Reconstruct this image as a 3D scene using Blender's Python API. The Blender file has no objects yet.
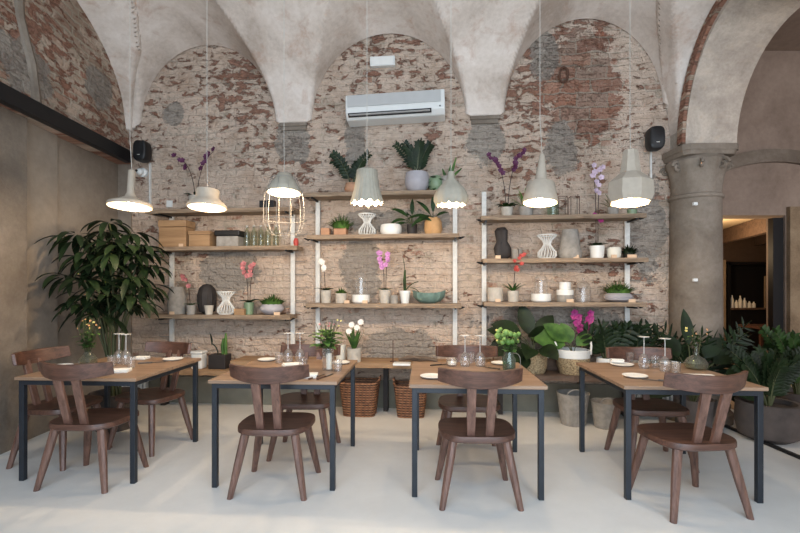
import bpy, math, random
from math import sin, cos, pi, radians, sqrt
from mathutils import Vector, Matrix

random.seed(7)
R = random.Random(11)
scn = bpy.context.scene
COL = scn.collection

# ---------------------------------------------------------------- camera
F = 450.0            # focal length in pixels of an 800 px wide frame
EYE = 1.385
HOR = 288.0
cam_d = bpy.data.cameras.new('camera')
cam_d.sensor_width = 36.0
cam_d.lens = 36.0 * F / 800.0
cam_d.shift_y = (HOR - 266.5) / 800.0
cam_d.clip_start = 0.05
cam = bpy.data.objects.new('camera', cam_d)
cam.location = (0, 0, EYE)
cam.rotation_euler = (pi / 2, 0, 0)
COL.objects.link(cam)
scn.camera = cam

# ---------------------------------------------------------------- light
w = bpy.data.worlds.new('world')
w.use_nodes = True
w.node_tree.nodes['Background'].inputs[0].default_value = (0.80, 0.88, 1.0, 1)
w.node_tree.nodes['Background'].inputs[1].default_value = 0.28
scn.world = w


def area(name, loc, rot, sx, sy, power, col):
    d = bpy.data.lights.new(name, 'AREA')
    d.shape = 'RECTANGLE'
    d.size, d.size_y = sx, sy
    d.energy = power
    d.color = col
    o = bpy.data.objects.new(name, d)
    o.location = loc
    o.rotation_euler = rot
    COL.objects.link(o)
    return o


# daylight through the glazed street front behind the camera
area('street_front_daylight', (0.3, -1.3, 1.9), (radians(90), 0, 0), 6.0, 3.4, 320, (0.77, 0.88, 1.0))
# daylight from high up in the same front, falling on the floor near the camera
area('street_front_upper_daylight', (0.2, -0.9, 4.3), (radians(42), 0, 0), 5.5, 1.0, 95, (0.50, 0.74, 1.0))

area('annex_fill_light', (5.3, -0.9, 2.0), (radians(90), 0, 0), 3.0, 2.6, 190, (0.95, 0.95, 1.0))  # unseen fill light added to brighten the annex wall

scn.view_settings.view_transform = 'Standard'
scn.view_settings.look = 'None'
scn.view_settings.gamma = 1.0
scn.view_settings.use_curve_mapping = False
scn.view_settings.exposure = -0.06


# ---------------------------------------------------------------- where things stand
def wall_pt(px, off):
    """world X, Y of the point seen at column px on the line `off` metres in front of the brick wall"""
    u = (px - 400) / F
    Y = (5.2 - off) / (1 + 0.098 * u)
    return u * Y, Y


def zat(py, Y):
    return EYE - (py - HOR) * Y / F


WROT = -math.atan(0.098)
TROT = radians(-3.2)


# ---------------------------------------------------------------- materials
def srgb(r, g, b):
    f = lambda c: (c / 255 / 12.92) if c / 255 <= 0.04045 else ((c / 255 + 0.055) / 1.055) ** 2.4
    return (f(r), f(g), f(b), 1)


class NT:
    def __init__(s, name):
        s.m = bpy.data.materials.new(name)
        s.m.use_nodes = True
        s.t = s.m.node_tree
        s.b = s.t.nodes['Principled BSDF']

    def n(s, typ, **kw):
        nd = s.t.nodes.new(typ)
        for k, v in kw.items():
            setattr(nd, k, v)
        return nd

    def l(s, a, b):
        s.t.links.new(a, b)

    def inp(s, sock, v):
        if isinstance(v, (int, float, tuple, list)):
            sock.default_value = v
        else:
            s.l(v, sock)

    def math(s, op, a, b=0.0, clamp=False):
        nd = s.n('ShaderNodeMath', operation=op, use_clamp=clamp)
        s.inp(nd.inputs[0], a)
        s.inp(nd.inputs[1], b)
        return nd.outputs[0]

    def mix(s, fac, a, b, mode='MIX'):
        nd = s.n('ShaderNodeMix', data_type='RGBA', blend_type=mode)
        s.inp(nd.inputs[0], fac)
        s.inp(nd.inputs[6], a)
        s.inp(nd.inputs[7], b)
        return nd.outputs[2]

    def noise(s, vec, scale, detail=4, rough=0.55, dist=0.0):
        nd = s.n('ShaderNodeTexNoise')
        if vec is not None:
            s.l(vec, nd.inputs['Vector'])
        nd.inputs['Scale'].default_value = scale
        nd.inputs['Detail'].default_value = detail
        nd.inputs['Roughness'].default_value = rough
        nd.inputs['Distortion'].default_value = dist
        return nd.outputs[0]

    def ramp(s, fac, stops, interp='LINEAR'):
        nd = s.n('ShaderNodeValToRGB')
        nd.color_ramp.interpolation = interp
        el = nd.color_ramp.elements
        while len(el) < len(stops):
            el.new(0.5)
        for e, (p, c) in zip(el, stops):
            e.position = p
            e.color = c if isinstance(c, tuple) else (c, c, c, 1)
        s.l(fac, nd.inputs[0])
        return nd.outputs[0]

    def coords(s, scale=(1, 1, 1)):
        tc = s.n('ShaderNodeTexCoord')
        mp = s.n('ShaderNodeMapping')
        mp.inputs['Scale'].default_value = scale
        s.l(tc.outputs['Object'], mp.inputs[0])
        return mp.outputs[0]

    def bump(s, h, strength=0.3, dist=0.01):
        nd = s.n('ShaderNodeBump')
        nd.inputs['Strength'].default_value = strength
        nd.inputs['Distance'].default_value = dist
        s.l(h, nd.inputs['Height'])
        s.l(nd.outputs[0], s.b.inputs['Normal'])


def plain(name, col, rough=0.6, metal=0.0, var=0.12, scale=12, bump=0.0, bscale=60, **kw):
    t = NT(name)
    co = t.coords()
    if var:
        f = t.noise(co, scale, 5)
        d = tuple(c * (1 - var) for c in col[:3]) + (1,)
        u = tuple(min(1, c * (1 + var)) for c in col[:3]) + (1,)
        t.l(t.ramp(f, [(0.3, d), (0.7, u)]), t.b.inputs['Base Color'])
    else:
        t.b.inputs['Base Color'].default_value = col
    t.b.inputs['Roughness'].default_value = rough
    t.b.inputs['Metallic'].default_value = metal
    if bump:
        t.bump(t.noise(co, bscale, 4), bump, 0.004)
    for k, v in kw.items():
        t.b.inputs[k].default_value = v
    return t.m


def wood(name, dark, light, rough=0.5, axis=0, scale=1.0, bump=0.15):
    t = NT(name)
    sc = [18 * scale] * 3
    sc[axis] = 1.2 * scale
    co = t.coords(tuple(sc))
    a = t.noise(co, 1.6, 8, 0.62, 0.7)
    co2 = t.coords(tuple(c * 4 for c in sc))
    b = t.noise(co2, 1.5, 4, 0.6)
    h = t.math('ADD', t.math('MULTIPLY', a, 0.75), t.math('MULTIPLY', b, 0.25))
    t.l(t.ramp(h, [(0.32, dark), (0.5, tuple((x + y) / 2 for x, y in zip(dark, light))), (0.68, light)]), t.b.inputs['Base Color'])
    t.b.inputs['Roughness'].default_value = rough
    t.bump(h, bump, 0.004)
    return t.m


def leafmat(name, c1, c2, rough=0.5):
    t = NT(name)
    f = t.noise(t.coords(), 7, 3)
    t.l(t.ramp(f, [(0.35, c1), (0.65, c2)]), t.b.inputs['Base Color'])
    t.b.inputs['Roughness'].default_value = rough
    t.b.inputs['Specular IOR Level'].default_value = 0.25
    return t.m


def glass(name, col=(1, 1, 1, 1), mix=0.82, rough=0.03, haze=0.04):
    """thin clear glass: mostly see-through with a glossy skin and a painted white haze"""
    t = NT(name)
    tr = t.n('ShaderNodeBsdfTransparent')
    tr.inputs[0].default_value = col
    gl = t.n('ShaderNodeBsdfGlossy')
    gl.inputs['Roughness'].default_value = rough
    fr = t.n('ShaderNodeLayerWeight')
    fr.inputs[0].default_value = 0.5
    fac = t.math('ADD', t.math('MULTIPLY', t.math('POWER', fr.outputs[1], 2.6), 0.8), 0.07, clamp=True)
    ms = t.n('ShaderNodeMixShader')
    t.l(fac, ms.inputs[0])
    t.l(tr.outputs[0], ms.inputs[1])
    t.l(gl.outputs[0], ms.inputs[2])
    df = t.n('ShaderNodeBsdfDiffuse')  # white haze mixed into the colour, stands for light caught by the glass
    df.inputs[0].default_value = (0.85, 0.85, 0.82, 1)
    m2 = t.n('ShaderNodeMixShader')
    m2.inputs[0].default_value = haze
    t.l(ms.outputs[0], m2.inputs[1])
    t.l(df.outputs[0], m2.inputs[2])
    t.l(m2.outputs[0], t.t.nodes['Material Output'].inputs[0])
    return t.m


def brick(name, axis='x', patches=(), red=(), plaster=0.5, chip=0.5):
    t = NT(name)
    tc = t.n('ShaderNodeTexCoord')
    sp = t.n('ShaderNodeSeparateXYZ')
    t.l(tc.outputs['Object'], sp.inputs[0])
    U = sp.outputs[0] if axis == 'x' else sp.outputs[1]
    Z = sp.outputs[2]
    cb = t.n('ShaderNodeCombineXYZ')
    t.l(U, cb.inputs[0])
    t.l(Z, cb.inputs[1])
    base = cb.outputs[0]
    # warp the courses so that no joint is straight
    wn = t.n('ShaderNodeTexNoise')
    t.l(base, wn.inputs['Vector'])
    wn.inputs['Scale'].default_value = 4.5
    wn.inputs['Detail'].default_value = 5
    vm = t.n('ShaderNodeVectorMath', operation='MULTIPLY_ADD')
    t.l(wn.outputs['Color'], vm.inputs[0])
    vm.inputs[1].default_value = (0.15, 0.10, 0)
    t.l(base, vm.inputs[2])
    vec = vm.outputs[0]

    def bricktex(wd, ht, mortar):
        bt = t.n('ShaderNodeTexBrick')
        t.l(vec, bt.inputs['Vector'])
        bt.inputs['Color1'].default_value = (0, 0, 0, 1)
        bt.inputs['Color2'].default_value = (1, 1, 1, 1)
        bt.inputs['Mortar'].default_value = (0.5, 0.5, 0.5, 1)
        bt.inputs['Scale'].default_value = 1
        bt.inputs['Mortar Size'].default_value = mortar
        bt.inputs['Mortar Smooth'].default_value = 0.5
        bt.inputs['Brick Width'].default_value = wd
        bt.inputs['Row Height'].default_value = ht
        return bt
    b1 = bricktex(0.24, 0.075, 0.014)
    b2 = bricktex(0.34, 0.15, 0.012)
    big = t.noise(base, 0.9, 3, 0.5)
    med = t.noise(base, 3.2, 6, 0.65)
    fine = t.noise(base, 30, 6, 0.7)
    mp = t.n('ShaderNodeMapping')
    mp.inputs['Scale'].default_value = (7.5, 14, 1)
    mp.inputs['Location'].default_value = (3.1, 1.7, 0)
    t.l(vec, mp.inputs[0])
    chipn = t.noise(mp.outputs[0], 1.0, 7, 0.62, 0.3)
    crk = t.noise(mp.outputs[0], 2.3, 8, 0.75, 0.6)
    # per brick tint
    tint = t.ramp(b1.outputs['Color'], [(0.0, srgb(196, 176, 156)), (0.3, srgb(174, 146, 126)), (0.55, srgb(208, 190, 170)),
                                       (0.8, srgb(170, 124, 102)), (1.0, srgb(196, 164, 142))])
    mort = srgb(192, 176, 156)
    c = t.mix(b1.outputs['Fac'], tint, mort)
    # lime and plaster remains
    plc = t.ramp(med, [(0.3, srgb(196, 168, 146)), (0.5, srgb(228, 205, 185)), (0.7, srgb(240, 222, 206))])
    pm = t.ramp(t.math('ADD', t.math('MULTIPLY', med, 0.7), t.math('MULTIPLY', fine, 0.3)), [(plaster - 0.05, 1.0), (plaster + 0.04, 0.0)])
    c = t.mix(t.math('MULTIPLY', pm, 0.92), c, plc)
    # red faces where the lime has fallen
    # the lime has come off more under the arches and towards the right
    hi = t.math('MULTIPLY', t.math('SUBTRACT', Z, 3.0), 0.05)
    hi = t.math('MINIMUM', t.math('MAXIMUM', hi, -0.05), 0.04)
    rt = t.math('MINIMUM', t.math('MAXIMUM', t.math('MULTIPLY', U, 0.012), 0.0), 0.03)
    cm = t.math('ADD', chipn, t.math('MULTIPLY', t.math('SUBTRACT', big, 0.5), 0.5))
    if axis == 'x':
        cm = t.math('ADD', cm, t.math('ADD', hi, rt))
    rm = t.ramp(cm, [(chip + 0.02, 0.0), (chip + 0.055, 1.0)])
    redc = t.ramp(crk, [(0.35, srgb(104, 66, 54)), (0.5, srgb(152, 104, 84)), (0.65, srgb(176, 132, 110))])
    c = t.mix(t.math('MULTIPLY', rm, 0.85), c, redc)
    # zones of large bare bricks

    def ell(cx, cz, rx, rz, k=0.9):
        a = t.math('DIVIDE', t.math('SUBTRACT', U, cx), rx)
        b = t.math('DIVIDE', t.math('SUBTRACT', Z, cz), rz)
        d = t.math('ADD', t.math('MULTIPLY', a, a), t.math('MULTIPLY', b, b))
        d = t.math('ADD', d, t.math('MULTIPLY', t.math('SUBTRACT', med, 0.5), k * 7))
        d = t.math('ADD', d, t.math('MULTIPLY', t.math('SUBTRACT', fine, 0.5), k * 2.5))
        return t.ramp(d, [(0.85, 1.0), (1.0, 0.0)])
    h_extra = None
    for (cx, cz, rx, rz) in red:
        m = ell(cx, cz, rx, rz, 0.7)
        rc = t.ramp(b2.outputs['Color'], [(0.0, srgb(176, 118, 96)), (0.35, srgb(164, 138, 122)), (0.6, srgb(188, 136, 112)), (1.0, srgb(140, 98, 82))])
        rc = t.mix(b2.outputs['Fac'], rc, srgb(168, 152, 136))
        rc = t.mix(t.math('MULTIPLY', t.ramp(fine, [(0.5, 0.0), (0.62, 1.0)]), 0.5), rc, srgb(178, 160, 140))
        c = t.mix(t.math('MULTIPLY', m, 0.88), c, rc)
    for (cx, cz, rx, rz) in patches:
        m = ell(cx, cz, rx, rz, 0.5)
        gc = t.ramp(fine, [(0.3, srgb(142, 134, 125)), (0.7, srgb(184, 174, 162))])
        c = t.mix(t.math('MULTIPLY', m, 0.85), c, gc)
        h_extra = m if h_extra is None else t.math('MAXIMUM', h_extra, m)
    # pits, open joints, soot
    pit = t.ramp(crk, [(0.30, 1.0), (0.36, 0.0)])
    c = t.mix(t.math('MULTIPLY', pit, 0.6), c, srgb(74, 58, 48))
    c = t.mix(t.math('MULTIPLY', t.ramp(fine, [(0.32, 1.0), (0.42, 0.0)]), 0.4), c, srgb(120, 94, 78))
    soot = t.ramp(t.noise(base, 1.6, 4, 0.6, 0.4), [(0.42, 0.0), (0.66, 1.0)])
    c = t.mix(t.math('MULTIPLY', soot, 0.3), c, (0.42, 0.38, 0.35, 1), 'MULTIPLY')
    t.l(c, t.b.inputs['Base Color'])
    t.b.inputs['Roughness'].default_value = 0.93
    t.b.inputs['Specular IOR Level'].default_value = 0.15
    h = t.math('ADD', t.math('MULTIPLY', b1.outputs['Fac'], -0.28), t.math('MULTIPLY', fine, 0.9))
    h = t.math('ADD', h, t.math('MULTIPLY', rm, -0.5))
    h = t.math('ADD', h, t.math('MULTIPLY', pit, -1.0))
    h = t.math('ADD', h, t.math('MULTIPLY', med, 1.5))
    t.bump(h, 1.0, 0.05)
    return t.m


def plaster(name, c_dark, c_mid, c_light, scale=1.2, bump=0.25, stain=None, rough=0.9):
    t = NT(name)
    co = t.coords()
    a = t.noise(co, scale, 8, 0.6, 0.4)
    b = t.noise(co, scale * 14, 6, 0.65)
    h = t.math('ADD', t.math('MULTIPLY', a, 0.75), t.math('MULTIPLY', b, 0.25))
    c = t.ramp(h, [(0.35, c_dark), (0.5, c_mid), (0.64, c_light)])
    if stain:
        m = t.ramp(t.noise(co, scale * 2.6, 7, 0.7, 0.6), [(0.54, 0.0), (0.68, 1.0)])
        c = t.mix(t.math('MULTIPLY', m, 0.55), c, stain)
    t.l(c, t.b.inputs['Base Color'])
    t.b.inputs['Roughness'].default_value = rough
    t.b.inputs['Specular IOR Level'].default_value = 0.2
    t.bump(t.math('ADD', h, t.math('MULTIPLY', b, 0.5)), bump, 0.02)
    return t.m


M = {}
M['floor'] = None
t = NT('pale resin floor')
co = t.coords()
a = t.noise(co, 0.8, 6, 0.6, 0.3)
b = t.noise(co, 9, 5, 0.7)
t.l(t.ramp(t.math('ADD', t.math('MULTIPLY', a, 0.8), t.math('MULTIPLY', b, 0.2)), [(0.35, srgb(208, 207, 203)), (0.65, srgb(224, 223, 219))]), t.b.inputs['Base Color'])
t.b.inputs['Roughness'].default_value = 0.42
t.bump(a, 0.05, 0.01)
M['floor'] = t.m
M['tanfloor'] = plain('tan concrete floor', srgb(150, 128, 105), 0.7, var=0.15, scale=3)
M['vault'] = plaster('old lime plaster of the vault', srgb(178, 163, 150), srgb(206, 193, 181), srgb(222, 211, 201), 1.6, 0.35, srgb(176, 142, 122))
M['greywall'] = plaster('smooth grey plaster', srgb(116, 104, 92), srgb(136, 124, 111), srgb(154, 142, 128), 0.8, 0.12)
M['column'] = plaster('grey stone render', srgb(104, 93, 82), srgb(122, 111, 99), srgb(138, 127, 115), 2.2, 0.3, srgb(112, 102, 92))
M['archface'] = plaster('pale worn arch render', srgb(146, 135, 123), srgb(174, 162, 149), srgb(202, 189, 173), 2.4, 0.45, srgb(188, 170, 150))
M['brownwall'] = plaster('brown grey plaster', srgb(128, 112, 100), srgb(148, 131, 118), srgb(164, 147, 133), 1.0, 0.15)
M['skirt'] = plain('olive grey cement skirting', srgb(128, 123, 108), 0.85, var=0.12, scale=6)
M['black'] = plain('black painted steel', srgb(24, 24, 26), 0.45, 0.3, 0.15)
M['blacksoft'] = plain('black plastic', srgb(18, 18, 20), 0.5, 0, 0.1)
M['steel'] = plain('dark blue grey steel', srgb(36, 41, 48), 0.42, 0.2, 0.15)
M['walnut'] = wood('dark walnut', srgb(52, 33, 26), srgb(106, 74, 61), 0.42, 0, 1.2)
M['walnutz'] = wood('dark walnut upright grain', srgb(66, 44, 36), srgb(126, 94, 81), 0.40, 2, 1.2)
M['oak'] = wood('oiled oak table', srgb(108, 83, 64), srgb(160, 132, 108), 0.45, 0, 0.7)
M['board'] = wood('old rough shelf board', srgb(96, 78, 62), srgb(166, 144, 120), 0.8, 0, 0.9, 0.6)
M['bench'] = wood('rough bench plank', srgb(118, 88, 62), srgb(178, 144, 108), 0.75, 0, 0.8, 0.6)
M['darkbench'] = wood('brown bench plank', srgb(66, 50, 40), srgb(116, 92, 74), 0.75, 0, 0.8, 0.6)
M['whitepaint'] = plain('chipped white paint', srgb(206, 204, 198), 0.6, 0, 0.1, 30)
M['white'] = plain('white plastic', srgb(214, 214, 210), 0.45, 0, 0.03)
M['acgrey'] = plain('grey grille panel', srgb(178, 178, 176), 0.5, 0, 0.03)
M['ceramic'] = plain('white glazed ceramic', srgb(226, 224, 218), 0.3, 0, 0.04)
M['napkin'] = plain('white linen', srgb(228, 226, 220), 0.9, 0, 0.04, 30)
M['shade'] = plain('raw white ceramic', srgb(164, 153, 138), 0.75, 0, 0.07, 20, 0.2, 40)
M['shadeg'] = plain('grey green ceramic', srgb(150, 144, 130), 0.75, 0, 0.08, 20, 0.2, 40)
M['concrete'] = plain('cast concrete', srgb(150, 144, 136), 0.9, 0, 0.2, 18, 0.5, 40)
M['paleconc'] = plain('pale concrete', srgb(182, 174, 162), 0.9, 0, 0.16, 18, 0.5, 40)
M['mauve'] = plain('mauve grey pottery', srgb(166, 162, 166), 0.6, 0, 0.08, 14)
M['terra'] = plain('pale terracotta', srgb(178, 134, 104), 0.8, 0, 0.12, 16)
M['tan'] = plain('tan paper wrap', srgb(190, 146, 98), 0.8, 0, 0.12, 16, 0.3)
M['kraft'] = wood('light wood box', srgb(136, 104, 72), srgb(178, 142, 104), 0.7, 0, 0.6)
M['tagwood'] = plain('pale price tag', srgb(214, 182, 150), 0.7, 0, 0.06)
M['celadon'] = plain('green glazed pottery', srgb(120, 140, 110), 0.35, 0, 0.12, 12)
M['verdigris'] = plain('verdigris bowl', srgb(104, 128, 118), 0.6, 0, 0.22, 20, 0.4, 30)
M['darkpot'] = plain('black pottery', srgb(44, 38, 36), 0.7, 0, 0.25, 14, 0.3)
M['planter'] = plain('dark stone planter', srgb(74, 66, 62), 0.85, 0, 0.25, 8, 0.6, 18)
M['soil'] = plain('potting soil', srgb(48, 38, 30), 1.0, 0, 0.4, 60, 0.6, 80)
M['rattan'] = None
M['candle'] = plain('candle wax', srgb(228, 222, 206), 0.6, 0, 0.03)
M['cord'] = plain('white lamp cord', srgb(186, 180, 170), 0.6, 0, 0.0)
M['wire'] = plain('white wire', srgb(138, 133, 126), 0.5, 0.2, 0.05)
M['rust'] = plain('rusty wire', srgb(92, 64, 50), 0.7, 0.3, 0.2)
M['drift'] = wood('driftwood', srgb(74, 60, 50), srgb(130, 112, 96), 0.9, 0, 1.0, 0.6)
M['glass'] = glass('clear glass')
M['glassw'] = glass('glass with painted glint', (0.9, 0.9, 0.9, 1), 0.62, 0.2, 0.4)  # strong white share paints the daylight glint on stems and feet
M['glassg'] = glass('green tinted glass', (0.62, 0.74, 0.62, 1), 0.84)
M['glassd'] = glass('olive tinted glass', (0.72, 0.74, 0.6, 1), 0.84)
M['cutlery'] = plain('dark steel cutlery', srgb(96, 90, 84), 0.35, 0.8, 0.05)
M['leaf'] = leafmat('deep green leaf', srgb(26, 42, 20), srgb(48, 74, 34))
M['leafd'] = leafmat('very dark leaf', srgb(18, 28, 14), srgb(32, 48, 24))
M['leafm'] = leafmat('mid green leaf', srgb(44, 74, 32), srgb(84, 118, 54))
M['leafb'] = leafmat('bright green leaf', srgb(70, 108, 48), srgb(136, 166, 92))
M['moss'] = leafmat('mossy green', srgb(44, 70, 28), srgb(88, 122, 50), 0.8)
M['stem'] = plain('plant stem', srgb(70, 74, 44), 0.6, 0, 0.15)
M['stemd'] = plain('dark flower stem', srgb(56, 42, 36), 0.6, 0, 0.15)
M['purple'] = plain('dark purple petal', srgb(84, 30, 66), 0.6, 0, 0.2, 40)
M['magenta'] = plain('magenta petal', srgb(160, 44, 116), 0.6, 0, 0.15, 40)
M['pink'] = plain('pink petal', srgb(186, 112, 112), 0.6, 0, 0.2, 40)
M['lilac'] = plain('lilac petal', srgb(196, 132, 186), 0.6, 0, 0.2, 40)
M['palelil'] = plain('pale lilac petal', srgb(206, 184, 200), 0.6, 0, 0.2, 40)
M['redp'] = plain('coral red petal', srgb(176, 66, 58), 0.6, 0, 0.2, 40)
M['whitep'] = plain('white petal', srgb(232, 226, 216), 0.6, 0, 0.05, 40)
M['yellowp'] = plain('pale yellow bud', srgb(206, 190, 110), 0.6, 0, 0.15, 40)
M['orangep'] = plain('orange bud', srgb(206, 150, 100), 0.6, 0, 0.15, 40)

t = NT('woven rattan')
co = t.coords((1, 1, 1))
sp = t.n('ShaderNodeSeparateXYZ')
t.l(co, sp.inputs[0])
wv = t.math('SINE', t.math('MULTIPLY', sp.outputs[2], 230.0))
ang = t.math('SINE', t.math('MULTIPLY', t.math('ADD', sp.outputs[0], sp.outputs[1]), 160.0))
h = t.math('ADD', t.math('MULTIPLY', wv, 0.3), t.math('MULTIPLY', t.math('MULTIPLY', ang, wv), 0.2))
h = t.math('ADD', h, t.noise(co, 25, 3))
t.l(t.ramp(h, [(0.1, srgb(46, 28, 20)), (0.5, srgb(112, 74, 50)), (0.95, srgb(160, 114, 82))]), t.b.inputs['Base Color'])
t.b.inputs['Roughness'].default_value = 0.7
t.bump(h, 0.6, 0.006)
M['rattan'] = t.m
t = NT('straw weave')
co = t.coords((1, 1, 1))
f = t.noise(co, 70, 3, 0.6)
t.l(t.ramp(f, [(0.35, srgb(112, 92, 66)), (0.65, srgb(190, 166, 128))]), t.b.inputs['Base Color'])
t.b.inputs['Roughness'].default_value = 0.85
t.bump(f, 0.7, 0.006)
M['straw'] = t.m


def emis(name, col, st):
    t = NT(name)
    t.b.inputs['Base Color'].default_value = (*col, 1)
    t.b.inputs['Emission Color'].default_value = (*col, 1)
    t.b.inputs['Emission Strength'].default_value = st
    return t.m


M['bulb'] = emis('warm bulb', (1.0, 0.78, 0.5), 22)

# ---------------------------------------------------------------- mesh building


class MB:
    def __init__(s):
        s.v, s.f = [], []

    def box(s, c, d, rot=None):
        c = Vector(c)
        n = len(s.v)
        for z in (-.5, .5):
            for y in (-.5, .5):
                for x in (-.5, .5):
                    p = Vector((x * d[0], y * d[1], z * d[2]))
                    if rot is not None:
                        p = rot @ p
                    s.v.append(c + p)
        for q in ((0, 2, 3, 1), (4, 5, 7, 6), (0, 1, 5, 4), (2, 6, 7, 3), (0, 4, 6, 2), (1, 3, 7, 5)):
            s.f.append([n + i for i in q])
        return s

    def bar(s, a, b, w, h, w2=None, h2=None, roll=0.0):
        """tapered rectangular bar from a to b"""
        a, b = Vector(a), Vector(b)
        d = (b - a).normalized()
        up = Vector((0, 0, 1)) if abs(d.z) < 0.9 else Vector((0, 1, 0))
        x = d.cross(up).normalized()
        y = x.cross(d).normalized()
        if abs(d.z) >= 0.9 and x.x < 0:
            x, y = -x, -y
        w2 = w if w2 is None else w2
        h2 = h if h2 is None else h2
        n = len(s.v)
        for p, ww, hh in ((a, w, h), (b, w2, h2)):
            for i, j in ((-1, -1), (1, -1), (1, 1), (-1, 1)):
                s.v.append(p + x * (i * ww / 2) + y * (j * hh / 2))
        s.f += [[n, n + 3, n + 2, n + 1], [n + 4, n + 5, n + 6, n + 7]]
        for i in range(4):
            j = (i + 1) % 4
            s.f.append([n + i, n + j, n + 4 + j, n + 4 + i])
        return s

    def tube(s, pts, r, n=6, closed=False):
        pts = [Vector(p) for p in pts]
        m = len(pts)
        rs = r if isinstance(r, (list, tuple)) else [r] * m
        base = len(s.v)
        prev = None
        for i, p in enumerate(pts):
            if closed:
                d = (pts[(i + 1) % m] - pts[i - 1]).normalized()
            else:
                d = (pts[min(i + 1, m - 1)] - pts[max(i - 1, 0)])
                d = d.normalized() if d.length > 1e-9 else Vector((0, 0, 1))
            if prev is None:
                up = Vector((0, 0, 1)) if abs(d.z) < 0.9 else Vector((1, 0, 0))
                x = d.cross(up).normalized()
            else:
                x = (prev - d * prev.dot(d))
                x = x.normalized() if x.length > 1e-6 else d.orthogonal().normalized()
            prev = x
            y = d.cross(x)
            for k in range(n):
                a = 2 * pi * k / n
                s.v.append(p + x * (cos(a) * rs[i]) + y * (sin(a) * rs[i]))
        segs = m if closed else m - 1
        for i in range(segs):
            i2 = (i + 1) % m
            for k in range(n):
                k2 = (k + 1) % n
                s.f.append([base + i * n + k, base + i * n + k2, base + i2 * n + k2, base + i2 * n + k])
        if not closed:
            s.f.append([base + k for k in range(n)][::-1])
            s.f.append([base + (m - 1) * n + k for k in range(n)])
        return s

    def lathe(s, prof, n=24, c=(0, 0, 0), rf=None, rot=None, close=False):
        """prof = list of (radius, z); rf(angle, i) multiplies the radius and shifts z"""
        c = Vector(c)
        base = len(s.v)
        m = len(prof)
        for i, (r, z) in enumerate(prof):
            for k in range(n):
                a = 2 * pi * k / n
                rr, dz = (1, 0) if rf is None else rf(a, i)
                p = Vector((cos(a) * r * rr, sin(a) * r * rr, z + dz))
                if rot is not None:
                    p = rot @ p
                s.v.append(c + p)
        for i in range(m - 1 if not close else m):
            i2 = (i + 1) % m
            for k in range(n):
                k2 = (k + 1) % n
                s.f.append([base + i * n + k, base + i * n + k2, base + i2 * n + k2, base + i2 * n + k])
        if not close:
            if prof[0][0] > 1e-6:
                s.f.append([base + k for k in range(n)][::-1])
            if prof[-1][0] > 1e-6:
                s.f.append([base + (m - 1) * n + k for k in range(n)])
        return s

    def prism(s, outline, z0, z1, scale_bottom=1.0):
        """outline list of (x, y), extruded"""
        n = len(outline)
        b = len(s.v)
        for (x, y) in outline:
            s.v.append(Vector((x * scale_bottom, y * scale_bottom, z0)))
        for (x, y) in outline:
            s.v.append(Vector((x, y, z1)))
        s.f.append([b + i for i in range(n)][::-1])
        s.f.append([b + n + i for i in range(n)])
        for i in range(n):
            j = (i + 1) % n
            s.f.append([b + i, b + j, b + n + j, b + n + i])
        return s

    def ball(s, c, r, n=8, m=5, sq=(1, 1, 1)):
        c = Vector(c)
        b = len(s.v)
        s.v.append(c + Vector((0, 0, -r * sq[2])))
        for i in range(1, m):
            t = -pi / 2 + pi * i / m
            for k in range(n):
                a = 2 * pi * k / n
                s.v.append(c + Vector((cos(a) * cos(t) * r * sq[0], sin(a) * cos(t) * r * sq[1], sin(t) * r * sq[2])))
        s.v.append(c + Vector((0, 0, r * sq[2])))
        top = len(s.v) - 1
        for k in range(n):
            k2 = (k + 1) % n
            s.f.append([b, b + 1 + k2, b + 1 + k])
            s.f.append([top, top - n + k, top - n + k2])
        for i in range(m - 2):
            for k in range(n):
                k2 = (k + 1) % n
                o = b + 1 + i * n
                s.f.append([o + k, o + k2, o + n + k2, o + n + k])
        return s

    def blade(s, p, d, L, W, droop=0.3, segs=5, fold=0.25, peak=0.45, side=None):
        """one leaf: strip with a folded midrib, bending under its weight"""
        p = Vector(p)
        d = Vector(d).normalized()
        x = d.cross(Vector((0, 0, 1)))
        if side is not None:
            x = Vector(side)
        if x.length < 0.05:
            x = Vector((cos(L * 977), sin(L * 977), 0))
        x = (x - d * x.dot(d)).normalized()
        b = len(s.v)
        step = L / segs
        pos = p.copy()
        dd = d.copy()
        for i in range(segs + 1):
            t = i / segs
            e = (t / peak) if t < peak else (1 - t) / (1 - peak)
            wd = W / 2 * sin(pi / 2 * max(0.0, e)) ** 0.8 if 0 < t < 1 else 0.0015
            nrm = x.cross(dd).normalized()
            s.v += [pos - x * wd + nrm * (wd * fold), pos.copy(), pos + x * wd + nrm * (wd * fold)]
            dd = (dd + Vector((0, 0, -droop / segs))).normalized()
            x = (x - dd * x.dot(dd)).normalized()
            pos = pos + dd * step
        for i in range(segs):
            o = b + 3 * i
            s.f += [[o, o + 1, o + 4, o + 3], [o + 1, o + 2, o + 5, o + 4]]
        return pos

    def build(s, name, mat, parent=None, smooth=True, bevel=0.0, angle=35):
        me = bpy.data.meshes.new(name)
        me.from_pydata([tuple(v) for v in s.v], [], s.f)
        me.validate()
        if smooth:
            me.polygons.foreach_set('use_smooth', [True] * len(me.polygons))
            me.set_sharp_from_angle(angle=radians(angle))
        me.materials.append(M[mat] if isinstance(mat, str) else mat)
        me.update()
        o = bpy.data.objects.new(name, me)
        COL.objects.link(o)
        if parent is not None:
            o.parent = parent
        if bevel:
            bm = o.modifiers.new('bevel', 'BEVEL')
            bm.width = bevel
            bm.segments = 2
            bm.limit_method = 'ANGLE'
        return o


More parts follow.
